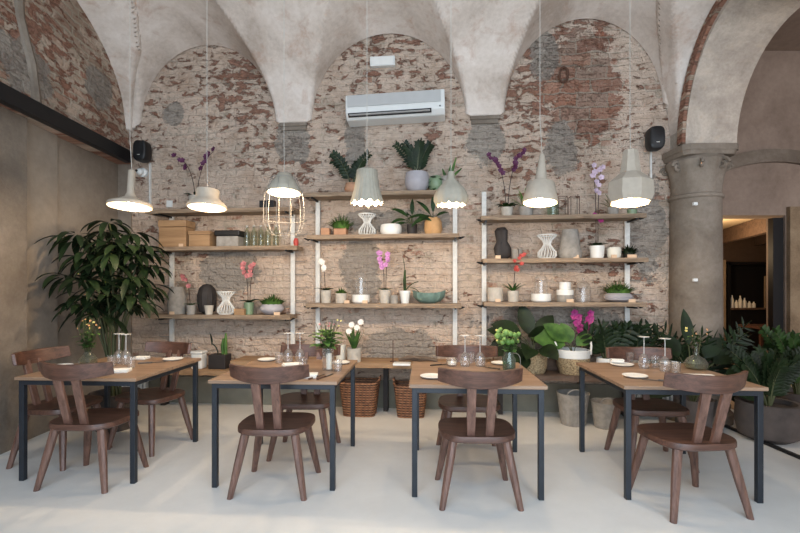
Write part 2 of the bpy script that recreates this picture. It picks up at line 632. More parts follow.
def thing(name, label, cat, loc, rz=0.0, group=None):
    o = bpy.data.objects.new(name, None)
    o.empty_display_size = 0.05
    o.location = loc
    o.rotation_euler = (0, 0, rz)
    COL.objects.link(o)
    return tag(o, label, cat, group)


def tag(o, label, cat, group=None):
    o['label'] = label
    o['category'] = cat
    if group:
        o['group'] = group
    return o


def struct(o):
    o['kind'] = 'structure'
    return o


def copy_tree(o, parent=None):
    c = o.copy()
    COL.objects.link(c)
    if parent is not None:
        c.parent = parent
    for ch in [x for x in bpy.data.objects if x.parent == o]:
        copy_tree(ch, c)
    return c


def place(o, loc, rz, label, group=None):
    o.location = loc
    o.rotation_euler = (0, 0, rz)
    o['label'] = label
    if group:
        o['group'] = group
    return o


# ================================================================ THE ROOM
ca, sa = cos(WROT), sin(WROT)


def w2x(s_, t_, z=0.0):
    """wall frame (s along the brick wall, t metres in front of it) to world"""
    return Vector((s_ * ca + t_ * sa, 5.2 + s_ * sa - t_ * ca, z))


# floor
MB().box((0.0, 2.2, -0.06), (7.2 + 0.4, 7.6, 0.12)).build('floor', 'floor', smooth=False)
struct(bpy.data.objects['floor'])

# back wall of brick: local x runs along the wall
SPR = 3.33
patches = [(1.81, 2.95, .20, .30), (-1.27, 3.12, .20, .26), (0.97, 3.06, .22, .28), (-2.78, 3.50, .14, .16), (1.62, 3.98, .16, .28),
           (-0.46, 1.62, .24, .40), (-0.52, 3.15, .13, .42), (2.72, 2.05, .22, .55), (1.70, .92, .80, .30), (-2.05, 1.6, .34, .36),
           (0.0, 0.72, .5, .2), (-0.1, 2.15, .7, .14)]
bw = MB()
bw.box((-0.12, 0.15, 2.6), (6.40, 0.30, 5.2))
bwo = bw.build('wall_back', brick('old lime washed brick', 'x', patches, [(2.05, 3.55, .42, .75)], 0.565, 0.56), smooth=False)
bwo.location = (0, 5.2, 0)
bwo.rotation_euler = (0, 0, WROT)
struct(bwo)

# cement skirting along the foot of the brick wall
sk = MB().box((-0.1, -0.012, 0.16), (6.3, 0.024, 0.32)).build('baseboard_back', 'skirt', smooth=False)
sk.location = (0, 5.2, 0)
sk.rotation_euler = (0, 0, WROT)
struct(sk)

# plaster wall left: upper brick wall, steel beam, recess below it


def LX(Y):          # face of the upper left wall
    return -3.30 + 0.0267 * (5.52 - Y)


def wallbar(x0, x1, y0, y1, z0, z1, face=LX):
    m = MB()
    n = 0
    pts = []
    for (dx, y) in ((x0, y0), (x1, y0), (x1, y1), (x0, y1)):
        pts.append((face(y) + dx, y))
    for z in (z0, z1):
        for p in pts:
            m.v.append(Vector((p[0], p[1], z)))
    m.f = [[0, 3, 2, 1], [4, 5, 6, 7], [0, 1, 5, 4], [1, 2, 6, 5], [2, 3, 7, 6], [3, 0, 4, 7]]
    return m


lw = wallbar(-0.55, 0.0, -1.2, 5.56, 2.90, 5.2)
struct(lw.build('wall_left_upper', brick('crumbling brick of the left lunette', 'y', [(4.9, 3.55, .22, .25), (3.9, 3.3, .4, .22)], [], 0.47, 0.50), smooth=False))
gm = wallbar(-0.50, -0.16, -1.2, 5.60, 0.0, 2.90)
struct(gm.build('wall_left', 'greywall', smooth=False))
gm = wallbar(-0.20, -0.13, -1.2, 4.47, 0.0, 2.90)
struct(gm.build('trim_1', 'greywall', smooth=False))
gm = wallbar(-0.20, -0.07, -1.2, 4.02, 0.0, 2.90)
struct(gm.build('trim_2', 'column', smooth=False))
# plastered return between the recess and the brick
gm = MB()
p0, p1 = w2x(-3.32, 0.012), w2x(-3.62, 0.012)
gm.box(((p0.x + p1.x) / 2, (p0.y + p1.y) / 2 + 0.02, 1.45), (0.34, 0.06, 2.9), Matrix.Rotation(WROT, 3, 'Z'))
struct(gm.build('trim_3', 'greywall', smooth=False))
bm_ = wallbar(0.0, 0.07, -1.2, 5.40, 2.885, 3.03)
tag(bm_.build('steel_beam', 'black', smooth=False, bevel=0.004), 'long black steel beam across the left wall under the brick lunette', 'beam')
# plaster filled chase climbing the left brick lunette
ch = MB()
pts = []
for i in range(9):
    k = i / 8
    Y = 4.02 - 0.28 * k + 0.03 * sin(k * 9)
    pts.append((LX(Y) - 0.012, Y, 3.03 + 1.35 * k))
ch.tube(pts, [0.06 - 0.014 * abs(sin(i * 1.3)) for i in range(9)], 8)
struct(ch.build('trim_4', 'column'))

# vaulted ceiling -----------------------------------------------------
BAYS = [(-3.236, -1.431, 4.353), (-1.091, 0.80, 4.37), (1.136, 2.94, 4.415)]
SL, SR = -3.33, 3.02


def vault_z(s_, t_):
    P = w2x(s_, t_)
    zb = SPR + 1.75 * sqrt(max(0.0, 1 - (1 - min(t_, 3.0) / 3.0) ** 2))
    dl = max(0.0, P.x - LX(P.y))
    dr = max(0.0, 2.98 - P.x)
    zl = SPR + 1.75 * sqrt(max(0.0, 1 - (1 - min(dl, 2.6) / 2.6) ** 2))
    zr = SPR - .25 + 2.0 * sqrt(max(0.0, 1 - (1 - min(dr, 2.4) / 2.4) ** 2))
    z = min(zb, zl, zr)
    rise = lambda d: 0.35 * min(d, 0.9)
    for (a, b, ap) in BAYS:
        c, h = (a + b) / 2, (b - a) / 2
        u = (s_ - c) / h
        if abs(u) < 1:
            q = SPR + (ap - SPR) * sqrt(1 - u * u) + rise(t_)
            if q > zb:
                z = max(z, q)
    for c, h in ((3.85, 1.6), (0.3, 1.6)):
        u = (P.y - c) / h
        if abs(u) < 1:
            q = 3.30 + 1.17 * sqrt(1 - u * u) + rise(dl)
            if q > zl:
                z = max(z, q)
    for c, h in ((3.85, 0.95), (1.6, 0.95)):
        u = (P.y - c) / h
        if abs(u) < 1:
            q = 2.98 + 1.16 * sqrt(1 - u * u) + rise(dr)
            if q > zr:
                z = max(z, q)
    return min(z, 5.15)


def cosspace(a, b, n):
    return [a + (b - a) * (0.5 - 0.5 * cos(pi * i / n)) for i in range(n + 1)]


ss = [SL]
knots = [SL] + [k for b in BAYS for k in b[:2]] + [SR]
for a, b in zip(knots[:-1], knots[1:]):
    n = 110 if b - a > 1 else 20
    ss += cosspace(a, b, n)[1:]
ts = [6.6 * (i / 230) ** 2.0 for i in range(231)]
vm = MB()
for t_ in ts:
    # follow the two side walls
    for s_ in ss:
        f = (s_ - SL) / (SR - SL)
        # ends of this row
        l = w2x(SL, t_)
        el = LX(l.y) - 0.02
        er = 3.0
        x0 = l.x
        x1 = w2x(SR, t_).x
        X = w2x(s_, t_).x
        # stretch only near the ends
        if f < 0.06:
            X = el + (X - x0) * (w2x(SL + 0.06 * (SR - SL), t_).x - el) / (w2x(SL + 0.06 * (SR - SL), t_).x - x0)
        if f > 0.94:
            xb = w2x(SL + 0.94 * (SR - SL), t_).x
            X = xb + (X - xb) * (er - xb) / (x1 - xb)
        s2 = (X - t_ * sa) / ca
        P = w2x(s2, t_)
        vm.v.append(Vector((P.x, P.y, vault_z(s2, t_))))
nc = len(ss)
for i in range(len(ts) - 1):
    for k in range(nc - 1):
        vm.f.append([i * nc + k, i * nc + k + 1, (i + 1) * nc + k + 1, (i + 1) * nc + k])
co_ = vm.build('ceiling', 'vault', angle=13)
sm = co_.modifiers.new('solid', 'SOLIDIFY')
sm.thickness = 0.05
sm.offset = 1
struct(co_)

# right wall with arch to the neighbouring room ------------------------
XA, XB = 2.95, 3.48


def arch_pts(c, a, b, z0, n=28):
    return [(c + a * cos(pi * i / n), z0 + b * sin(pi * i / n)) for i in range(n + 1)]   # from far (Y=c+a) to near


def arch_wall(name, XA, XB, segs, ztop, mat, bn=0.0):
    """wall in the Y-Z plane: list of (y0, y1, arch or None)"""
    m = MB()
    for (y0, y1, arch) in segs:
        if arch is None:
            m.box(((XA + XB) / 2, (y0 + y1) / 2, ztop / 2), (XB - XA, y1 - y0, ztop))
        else:
            c, a, b, z0 = arch
            pts = arch_pts(c, a, b, z0)
            for (ya, za), (yb, zb_) in zip(pts[:-1], pts[1:]):
                n0 = len(m.v)
                for X in (XA, XB):
                    k = 1 + (bn if X == XA else 0)
                    za_, zb2 = z0 + (za - z0) * k, z0 + (zb_ - z0) * k
                    m.v += [Vector((X, ya, za_)), Vector((X, yb, zb2)), Vector((X, yb, ztop)), Vector((X, ya, ztop))]
                m.f += [[n0, n0 + 1, n0 + 2, n0 + 3], [n0 + 7, n0 + 6, n0 + 5, n0 + 4], [n0, n0 + 4, n0 + 5, n0 + 1]]
    return m.build(name, mat, smooth=True, angle=30)


ARCH = (3.85, 0.80, 0.99, 2.84)
struct(arch_wall('wall_right', XA, XB, [(-1.2, 3.05, None), (3.05, 4.65, ARCH)], 5.1, 'archface', 0.15))
# masonry above the column
m = MB().box(((XA + XB) / 2, 4.86, 3.97), (XB - XA, 0.42, 2.26))
struct(m.build('trim_5', 'archface', smooth=False))
# strip of bare brick following the arch
m = MB()
N_ = 40
for i in range(N_ + 1):
    a = pi * i / N_
    for X in (XA - 0.035, XA + 0.01):
        for k in (0.0, 0.09):
            m.v.append(Vector((X, 3.85 + (0.80 + k) * cos(a), 2.88 + (1.14 + k) * sin(a))))
for i in range(N_):
    o = i * 4
    q = o + 4
    m.f += [[o, o + 1, q + 1, q], [o + 1, o + 3, q + 3, q + 1], [o + 3, o + 2, q + 2, q + 3], [o + 2, o, q, q + 2]]
struct(m.build('trim_6', brick('arch brick edge', 'y', [], [], 0.40, 0.42), smooth=False))

# column with capital
cx, cy = 3.15, 4.80
col = thing('stone_column', 'round grey stone column with carved capital carrying the right arch', 'column', (cx, cy, 0))
m = MB().lathe([(0.33, 0), (0.33, 0.10), (0.30, 0.13), (0.31, 0.18), (0.27, 0.22), (0.250, 0.27), (0.246, 0.9), (0.242, 1.6), (0.236, 2.31)], 40)
m.build('shaft', 'column', col)
m = MB().lathe([(0.236, 2.31), (0.255, 2.325), (0.255, 2.35), (0.236, 2.365), (0.232, 2.43), (0.245, 2.53), (0.272, 2.63), (0.30, 2.70), (0.27, 2.74)], 40,
               rf=lambda a, i: (1 + (0.045 * cos(8 * a) if 4 <= i <= 7 else 0), 0))
cp = m.build('capital', 'column', col)
for k in range(8):
    a = pi / 8 + k * pi / 4
    pts = []
    for j in range(22):
        th = j / 21 * 2.6 * pi
        rr = (0.062 if k % 2 == 0 else .045) * (1 - j / 26)
        pts.append(Vector((cos(a) * (0.285 + rr * cos(th)), sin(a) * (0.285 + rr * cos(th)), 2.645 + rr * sin(th))))
    MB().tube(pts, 0.017, 6).build('volute', 'column', cp)
m = MB()
o8 = []
for k in range(4):
    for dd, rr in ((-0.62, 0.29), (-0.10, 0.36), (0.10, 0.36)):
        a = pi / 4 + k * pi / 2 + dd
        o8.append((cos(a) * rr, sin(a) * rr))
m.prism(o8, 2.74, 2.78, 0.94)
m.prism([(x * 1.03, y * 1.03) for x, y in o8], 2.78, 2.84)
m.build('abacus', 'column', col)

for (px, s_, w_, h_) in ((294, -1.26, .33, .30), (485, .968, .33, .30)):
    m = MB()
    m.box((s_, -0.015, SPR - 0.02), (w_, 0.05, 0.04)).box((s_, -0.008, SPR - 0.06), (w_ * .93, 0.03, 0.05))
    o = m.build('trim_7' if px < 400 else 'trim_8', 'column', smooth=False, bevel=0.006)
    o.location = (0, 5.2, 0)
    o.rotation_euler = (0, 0, WROT)
    struct(o)

# threshold of the neighbouring room
tag(MB().box((3.24, 2.55, 0.012), (0.03, 4.0, 0.024)).build('threshold_strip', 'black', smooth=False), 'thin black metal strip on the floor under the right arch', 'strip')
struct(MB().box((6.0, 3.0, -0.055), (4.4, 9.4, 0.12)).build('floor_annex', 'tanfloor', smooth=False))
YB = 5.72
D0, D1, DZ = 4.06, 4.90, 2.31
m = MB()
m.box(((2.9 + D0) / 2, YB + 0.15, 2.2), (D0 - 2.9, 0.30, 4.4)).box((6.2, YB + 0.15, 2.2), (2 * (6.2 - D1), 0.3, 4.4)).box(((D0 + D1) / 2, YB + 0.15, (4.4 + DZ) / 2), (D1 - D0, 0.30, 4.4 - DZ))
struct(m.build('wall_annex_back', 'brownwall', smooth=False))
struct(MB().box((3.29, 5.30, 2.2), (0.16, 0.86, 4.4)).build('wall_annex_side', 'brownwall', smooth=False))
struct(MB().box((5.6, 2.2, 4.45), (4.4, 7.6, 0.1)).build('ceiling_annex', 'brownwall', smooth=False))
struct(MB().box((7.3, 2.2, 2.2), (0.1, 7.6, 4.4)).build('wall_annex_right', 'brownwall', smooth=False))
# shallow plaster arch on the annex wall
m = MB()
for i in range(25):
    a = pi * i / 24
    for k in (0, .16):
        for y in (YB, YB - 0.05):
            m.v.append(Vector((4.75 + (1.05 + k) * cos(a), y, 2.36 + (0.62 + k) * sin(a))))
for i in range(24):
    o = i * 4
    q = o + 4
    m.f += [[o, o + 1, q + 1, q], [o + 1, o + 3, q + 3, q + 1], [o + 3, o + 2, q + 2, q + 3], [o + 2, o, q, q + 2]]
struct(m.build('trim_9', 'column', smooth=False))
# door surround and black frame
M['jamb'] = plaster('worn beige stone', srgb(120, 102, 82), srgb(146, 126, 102), srgb(166, 146, 120), 3.0, 0.3)
m = MB().box((D1 + 0.16, YB - 0.03, 1.2), (0.30, 0.06, 2.42))
struct(m.build('trim_10', 'jamb', smooth=False))
dr = MB().box((D1 - 0.075, YB + 0.06, 1.14), (0.13, 0.08, 2.28))
struct(dr.build('door_1', 'black', smooth=False))
# the room behind the door: cream ceiling, dark beams, dark cabinet with bottles, warm lamp
M['darkwarm'] = plain('dark warm wall', srgb(92, 72, 56), 0.8)
M['cream'] = plain('cream painted ceiling', srgb(206, 184, 150), 0.8, var=0.05)
struct(MB().box((5.3, 7.3, -0.055), (4.4, 2.6, 0.1)).build('floor_bar', 'tanfloor', smooth=False))
struct(MB().box((5.3, 8.65, 1.3), (4.4, 0.1, 2.6)).build('wall_bar', 'darkwarm', smooth=False))
struct(MB().box((5.3, 7.3, 2.47), (4.4, 2.6, 0.08)).build('ceiling_bar', 'cream', smooth=False))
struct(MB().box((3.15, 7.3, 1.25), (0.1, 2.6, 2.5)).build('wall_bar_left', 'darkwarm', smooth=False))
struct(MB().box((7.45, 7.3, 1.25), (0.1, 2.6, 2.5)).build('wall_bar_right', 'darkwarm', smooth=False))
struct(MB().box((5.80, 8.42, 0.95), (0.34, 0.36, 1.9)).build('trim_11', 'jamb', smooth=False))
for k, (xa, ya, xb, yb, lb) in enumerate(((5.95, 8.5, 5.16, 6.10, 'nearer slanting dark wooden beam seen through the doorway'), (6.75, 8.5, 5.75, 6.10, 'farther slanting dark wooden beam seen through the doorway'))):
    m = MB().bar((xa, ya, 2.30), (xb, yb, 2.30), 0.10, 0.24)
    tag(m.build('ceiling_beam', 'darkbench', smooth=False), lb, 'beam')
cb_ = thing('display_cabinet', 'dark cabinet with open front seen through the doorway', 'cabinet', (6.62, 8.40, 0))
MB().box((0, 0.13, 0.93), (1.20, 0.06, 1.86)).box((-0.58, 0, 0.93), (0.05, 0.3, 1.86)).box((0.58, 0, 0.93), (0.05, 0.3, 1.86)).box((0, 0, 1.84), (1.2, 0.3, 0.05)).build('carcass', 'blacksoft', cb_, False)
MB().box((0, -0.02, 0.50), (1.12, 0.28, 0.98)).build('base_unit', 'blacksoft', cb_, False)
MB().box((0, -0.04, 1.005), (1.12, 0.36, 0.03)).build('shelf', 'darkbench', cb_, False)
bp = MB().lathe([(0.030, 0), (0.030, 0.13), (0.012, 0.17), (0.012, 0.20)], 12)
for k, (dx, hh) in enumerate(((-.48, 1.15), (-.40, .7), (-.33, 1.1), (-.25, .9), (-.16, .6), (-.08, .55))):
    o = bp.build('bottle', 'candle') if k == 0 else b0.copy()
    if k == 0:
        b0 = o
    else:
        COL.objects.link(o)
    o.location = (6.62 + dx, 8.32, 1.021)
    o.scale = (1, 1, hh)
    tag(o, 'small pale bottle on the shelf of the dark cabinet behind the doorway', 'bottle', 'bottles in the dark cabinet')
m = MB()
for x in (-.11, .11):
    m.box((x, 0, .29), (.025, .03, .58))
for z in (.0125, .57):
    m.box((0, 0, z), (.22, .03, .025))
o = m.build('frame', 'jamb', smooth=False)
o.location = (6.80, 8.24, 1.021)
tag(o, 'pale upright frame standing on the shelf of the dark cabinet behind the doorway', 'frame')
bt_ = thing('bar_table', 'small wooden table in the room behind the doorway', 'table', (6.0, 7.3, 0))
MB().box((0, 0, .76), (0.7, .5, .04)).build('table_top', 'walnut', bt_, False)
for sx in (-1, 1):
    for sy in (-1, 1):
        MB().box((sx * .31, sy * .21, .37), (.04, .04, .74)).build('leg', 'walnut', bt_, False)
pd = bpy.data.lights.new('bar_lamp_light', 'POINT')
pd.energy = 55
pd.color = (1.0, 0.72, 0.44)
pd.shadow_soft_size = 0.12
po = bpy.data.objects.new('bar_lamp_light', pd)
po.location = (4.6, 6.9, 1.9)
COL.objects.link(po)


# ================================================================ FURNITURE
# ---- tables
def make_table():
    T = thing('dining_table', '', 'table', (0, 0, 0))
    MB().box((0, 0, 0.738), (0.90, 0.93, 0.024)).build('table_top', 'oak', T, False, 0.003)
    m = MB()
    for sy in (-1, 1):
        m.box((0, sy * 0.435, 0.708), (0.80, 0.028, 0.034))
    for sx in (-1, 1):
        m.box((sx * 0.415, 0, 0.708), (0.028, 0.84, 0.034))
    m.build('apron', 'steel', T, False, 0.002)
    for sx in (-1, 1):
        for sy in (-1, 1):
            MB().box((sx * 0.413, sy * 0.430, 0.3627), (0.036, 0.036, 0.7245)).build('leg', 'steel', T, False, 0.003)
    return T


TP = [(-2.28, 3.65), (-0.85, 3.54), (0.534, 3.40), (1.93, 3.36)]
TL = ['square oak table with dark steel legs nearest the left wall, third chair at its side',
      'square oak table with dark steel legs holding the tall glass of green leaves and candle',
      'square oak table with dark steel legs holding the green jar of flowers',
      'square oak table with dark steel legs nearest the stone column, bulb vase on it']
tab = make_table()
tables = [tab] + [copy_tree(tab) for _ in range(3)]
for T, (x, y), l in zip(tables, TP, TL):
    place(T, (x, y, 0), TROT, l, 'dining tables')


# ---- chairs (local: back at -y, front at +y)
def make_chair():
    C = thing('dining_chair', '', 'chair', (0, 0, 0))
    out = []
    for i in range(48):
        a = 2 * pi * i / 48
        c, s_ = cos(a), sin(a)
        x = 0.25 * abs(c) ** 0.5 * (1 if c > 0 else -1)
        y = 0.222 * abs(s_) ** 0.52 * (1 if s_ > 0 else -1)
        if y < 0:
            x *= 1 - 0.14 * (-y / 0.222) ** 2
        out.append((x, y))
    m = MB()
    n = len(out)
    # dished seat: rings
    rings = [(0.94, 0.408), (1.0, 0.418), (1.0, 0.443), (0.985, 0.452), (0.8, 0.449), (0.5, 0.443), (0.15, 0.441)]
    for k, z in rings:
        for (x, y) in out:
            m.v.append(Vector((x * k, y * k, z)))
    for i in range(len(rings) - 1):
        for k in range(n):
            k2 = (k + 1) % n
            m.f.append([i * n + k, i * n + k2, (i + 1) * n + k2, (i + 1) * n + k])
    m.f.append(list(range(n))[::-1])
    m.f.append([(len(rings) - 1) * n + k for k in range(n)])
    m.build('seat', 'walnut', C)
    # crescent rail
    m = MB()
    NN = 20
    for i in range(NN + 1):
        u = -1 + 2 * i / NN
        x = 0.262 * u
        y = -0.275 + 0.115 * u * u
        zt = 0.872 - 0.004 * u * u + 0.012 * abs(u)
        zb = 0.765 + 0.028 * u * u
        th = 0.017 * (1 - 0.25 * abs(u) ** 3)
        # normal of the curve in plan
        dy = 0.23 * u / 0.262
        nx, ny = -dy, 1.0
        L = sqrt(nx * nx + ny * ny)
        nx, ny = nx / L, ny / L
        m.v += [Vector((x - nx * th, y - ny * th - .012, zt)), Vector((x + nx * th, y + ny * th - .012, zt)), Vector((x + nx * th, y + ny * th + .008, zb)), Vector((x - nx * th, y - ny * th + .008, zb))]
    for i in range(NN):
        o, q = 4 * i, 4 * i + 4
        for a, b in ((0, 1), (1, 2), (2, 3), (3, 0)):
            m.f.append([o + a, o + b, q + b, q + a])
    m.f += [[0, 3, 2, 1], [4 * NN, 4 * NN + 1, 4 * NN + 2, 4 * NN + 3]]
    m.build('back_rail', 'walnut', C, True, 0.004)
    for sx in (-1, 1):
        m = MB().bar((sx * 0.058, -0.165, 0.435), (sx * 0.066, -0.262, 0.80), 0.052, 0.024, 0.058, 0.024)
        m.build('back_slat', 'walnutz', C, True, 0.003)
    for sx in (-1, 1):
        for sy in (-1, 1):
            a = Vector((sx * 0.165, sy * 0.150, 0.425))
            b = Vector((sx * 0.245, sy * 0.222, 0.0))
            m = MB()
            d = (b - a).normalized()
            k = 8
            ring = []
            x = Vector((1, 0, 0)) - d * d.x
            x.normalize()
            y = d.cross(x)
            for p, r in ((a, 0.029), (a.lerp(b, .5), 0.027), (b, 0.020)):
                for i in range(k):
                    an = 2 * pi * i / k + pi / 8
                    q = p + x * cos(an) * r + y * sin(an) * r
                    if p is b:
                        q.z = 0.0005
                    m.v.append(q)
            for i in range(2):
                for j in range(k):
                    j2 = (j + 1) % k
                    m.f.append([i * k + j, i * k + j2, (i + 1) * k + j2, (i + 1) * k + j])
            m.f += [list(range(k)), [2 * k + j for j in range(k)][::-1]]
            m.build('leg', 'walnutz', C, True, 0.0, 25)
    return C


CH = [((-2.225, 3.28), radians(-4), 'walnut chair in front of the leftmost table, back to the viewer'),
      ((-2.76, 3.68), radians(-95), 'dark walnut chair at the side of the leftmost table next to the grey wall'),
      ((-2.20, 3.99), radians(161), 'dark walnut chair behind the leftmost table, facing the viewer at a slant'),
      ((-0.865, 3.17), radians(-2), 'walnut chair in front of the candle glass table, back to the viewer'),
      ((-0.80, 3.82), radians(178), 'dark walnut chair behind the table with the candle glass, facing the viewer'),
      ((0.512, 3.03), radians(-1), 'dark walnut chair in front of the green jar table, back to the viewer'),
      ((0.57, 3.74), radians(177), 'dark walnut chair behind the green jar table, mostly hidden under it'),
      ((1.84, 2.90), radians(5), 'dark walnut chair in front of the rightmost table, white napkin laid behind its rail'),
      ((2.00, 3.62), radians(176), 'dark walnut chair behind the rightmost table, facing the viewer')]
ch0 = make_chair()
chairs = [ch0] + [copy_tree(ch0) for _ in CH[1:]]
for c, ((x, y), r, l) in zip(chairs, CH):
    place(c, (x, y, 0), r, l, 'walnut dining chairs')


# ---- shelves
def board(px0, px1, off, depth, z, th, mat, name, label, seed=0, group='old wooden shelf boards'):
    rr = random.Random(seed)
    x0, y0 = wall_pt(px0, off - depth / 2)
    x1, y1 = wall_pt(px1, off - depth / 2)
    L = sqrt((x1 - x0) ** 2 + (y1 - y0) ** 2)
    m = MB()
    N = 16
    for i in range(N + 1):
        x = -L / 2 + L * i / N
        f = -depth / 2 + rr.uniform(-.012, .008)
        zt = th / 2 + rr.uniform(-.0015, .0)
        zb = -th / 2 + rr.uniform(-.004, .004)
        m.v += [Vector((x, f, zt)), Vector((x, depth / 2, th / 2)), Vector((x, depth / 2, -th / 2)), Vector((x, f + rr.uniform(-.004, .008), zb))]
    for i in range(N):
        o, q = 4 * i, 4 * i + 4
        for a, b in ((0, 1), (1, 2), (2, 3), (3, 0)):
            m.f.append([o + a, q + a, q + b, o + b])
    m.f += [[0, 1, 2, 3], [4 * N + 3, 4 * N + 2, 4 * N + 1, 4 * N]]
    o = m.build(name, mat, smooth=False)
    o.location = ((x0 + x1) / 2, (y0 + y1) / 2, z - th / 2)
    o.rotation_euler = (0, 0, WROT)
    return tag(o, label, 'shelf', group)


TH = 0.045
ZS = {'L1': 2.29, 'L2': 1.86, 'L3': 1.08, 'M1': 2.445, 'M2': 1.975, 'M3': 1.215, 'R1': 2.158, 'R2': 1.70, 'R3': 1.235}
SP = {'L1': (152, 297), 'L2': (155, 300), 'L3': (152, 294), 'M1': (306, 452), 'M2': (310, 459), 'M3': (309, 461), 'R1': (480, 641), 'R2': (482, 643), 'R3': (483, 641)}
ROWN = {'1': 'top', '2': 'middle', '3': 'lowest'}
UN = {'L': 'left', 'M': 'centre', 'R': 'right'}
for k, (key, z) in enumerate(ZS.items()):
    board(SP[key][0], SP[key][1], 0.30, 0.245, z, TH, 'board', 'shelf_board',
          'rough old wooden board, %s shelf of the %s wall rack' % (ROWN[key[1]], UN[key[0]]), k + 3)

PO = [('L', 172, 213, 345, 'left'), ('L', 293, 213, 349, 'right'), ('M', 318, 195, 347, 'left'), ('M', 455, 208, 351, 'right'), ('R', 484, 192, 352, 'left'), ('R', 627, 218, 332, 'right')]
for (u, px, ya, yb, side) in PO:
    x, y = wall_pt(px, 0.04)
    z0, z1 = zat(yb, y), zat(ya, y)
    if u == 'M' and side == 'right':
        z1 = ZS['M1'] - TH
    T = thing('shelf_upright', 'white painted metal upright with prongs, %s end of the %s wall rack' % (side, UN[u]), 'shelf support', (x, y, z0), WROT, 'white shelf uprights')
    MB().box((0, 0, (z1 - z0) / 2), (0.052, 0.030, z1 - z0)).build('post', 'whitepaint', T, False, 0.003)
    sg = -1 if side == 'left' else 1
    if px in (172, 627, 293):
        zz = z0 + 0.10
        while zz < z1 - 0.05:
            if all(abs(zz - (ZS[u + r] - TH / 2)) > 0.07 for r in '123'):
                MB().tube([(sg * 0.02, 0, zz - z0), (sg * 0.13, 0.0, zz - z0), (sg * 0.17, 0, zz - z0 + 0.012)], 0.0045, 6).build('prong', 'wire', T)
            zz += 0.155
    for r in '123':
        zz = ZS[u + r] - TH
        if z0 < zz < z1 + 0.1:
            MB().box((0, -0.13, zz - z0 - 0.011), (0.020, 0.24, 0.018)).build('bracket', 'black', T, False)
            MB().tube([(sg * 0.028, -0.215, zz - z0 + .008), (sg * 0.05, -0.22, zz - z0 - .004), (sg * 0.075, -0.22, zz - z0 + 0.004), (sg * 0.10, -0.22, zz - z0 + 0.010)],
                      [0.013, 0.016, 0.012, 0.004], 6).build('clamp', 'black', T)

# ---- benches
board(150, 236, 0.42, 0.36, 0.470, 0.055, 'bench', 'bench_plank', 'low rough wooden bench plank behind the leftmost table, white jar on it', 31, 'bench planks')
board(238, 499, 0.42, 0.36, 0.585, 0.055, 'bench', 'bench_plank', 'long pale bench plank above the two wicker baskets', 32, 'bench planks')
board(501, 655, 0.50, 0.46, 0.500, 0.055, 'darkbench', 'bench_plank', 'dark brown bench plank under the straw baskets of plants at right', 33, 'bench planks')
BZ = {'a': 0.470, 'b': 0.585, 'c': 0.500}
for px, zz, u in ((165, .470 - .055, 1), (386, .585 - .055, 2), (500, .585 - .055, 3), (626, .445, 4)):
    x, y = wall_pt(px, 0.12)
    o = MB().bar((0, 0.0, 0), (0, 0.0, zz - 0.001), 0.05, 0.10).build('bench_support', 'darkpot', smooth=False)
    o.location = (x, y, 0.0005)
    o.rotation_euler = (0, 0, WROT)
    tag(o, 'dark upright block carrying a bench plank along the brick wall', 'bench support', 'blocks under the bench planks')


# ================================================================ POTS AND PLANTS
def on(key, px, off=0.17):
    x, y = wall_pt(px, off)
    return Vector((x, y, ZS[key] if key in ZS else BZ[key])), y / F


def pot(parent, r, h, mat='paleconc', taper=0.85, soil=True, n=28, name='pot', rim=0.0):
    prof = [(r * taper, 0), (r, h), (r - 0.008, h), (r * 0.9 - 0.008, h * 0.82)]
    if rim:
        prof = [(r * taper, 0), (r * 0.95, h - rim), (r, h - rim), (r, h), (r - 0.01, h), (r * 0.88, h * 0.82)]
    o = MB().lathe(prof, n).build(name, mat, parent)
    return o


def bulge(r, h, top=0.8, bot=0.6, n=9):
    pr = []
    for i in range(n + 1):
        u = i / n
        k = bot + (1 - bot) * sin(min(1, u / 0.5) * pi / 2) if u < 0.5 else top + (1 - top) * cos((u - 0.5) / 0.5 * pi / 2)
        pr.append((r * k, h * u))
    pr += [(r * top - 0.008, h), (r * top - 0.012, h * 0.85)]
    return pr


def bezier(a, b, c, n=8):
    a, b, c = Vector(a), Vector(b), Vector(c)
    return [a * (1 - t) ** 2 + b * 2 * t * (1 - t) + c * t * t for t in [i / n for i in range(n + 1)]]


def flower(parent, p, d, r, mat, petals=5, name='flower'):
    m = MB()
    r = r * 1.05
    d = Vector(d).normalized()
    x = d.orthogonal().normalized()
    y = d.cross(x)
    p = Vector(p)
    for k in range(petals):
        a = 2 * pi * k / petals + 0.3
        pd_ = x * cos(a) + y * sin(a) + d * 0.25
        side = pd_.cross(d)
        m.blade(p, pd_, r, r * (0.95 if k % 2 == 0 else 0.7), 0.0, 4, 0.2, 0.55, side)
    m.ball(p + d * r * 0.15, r * 0.2, 6, 4)
    return m.build(name, mat, parent)


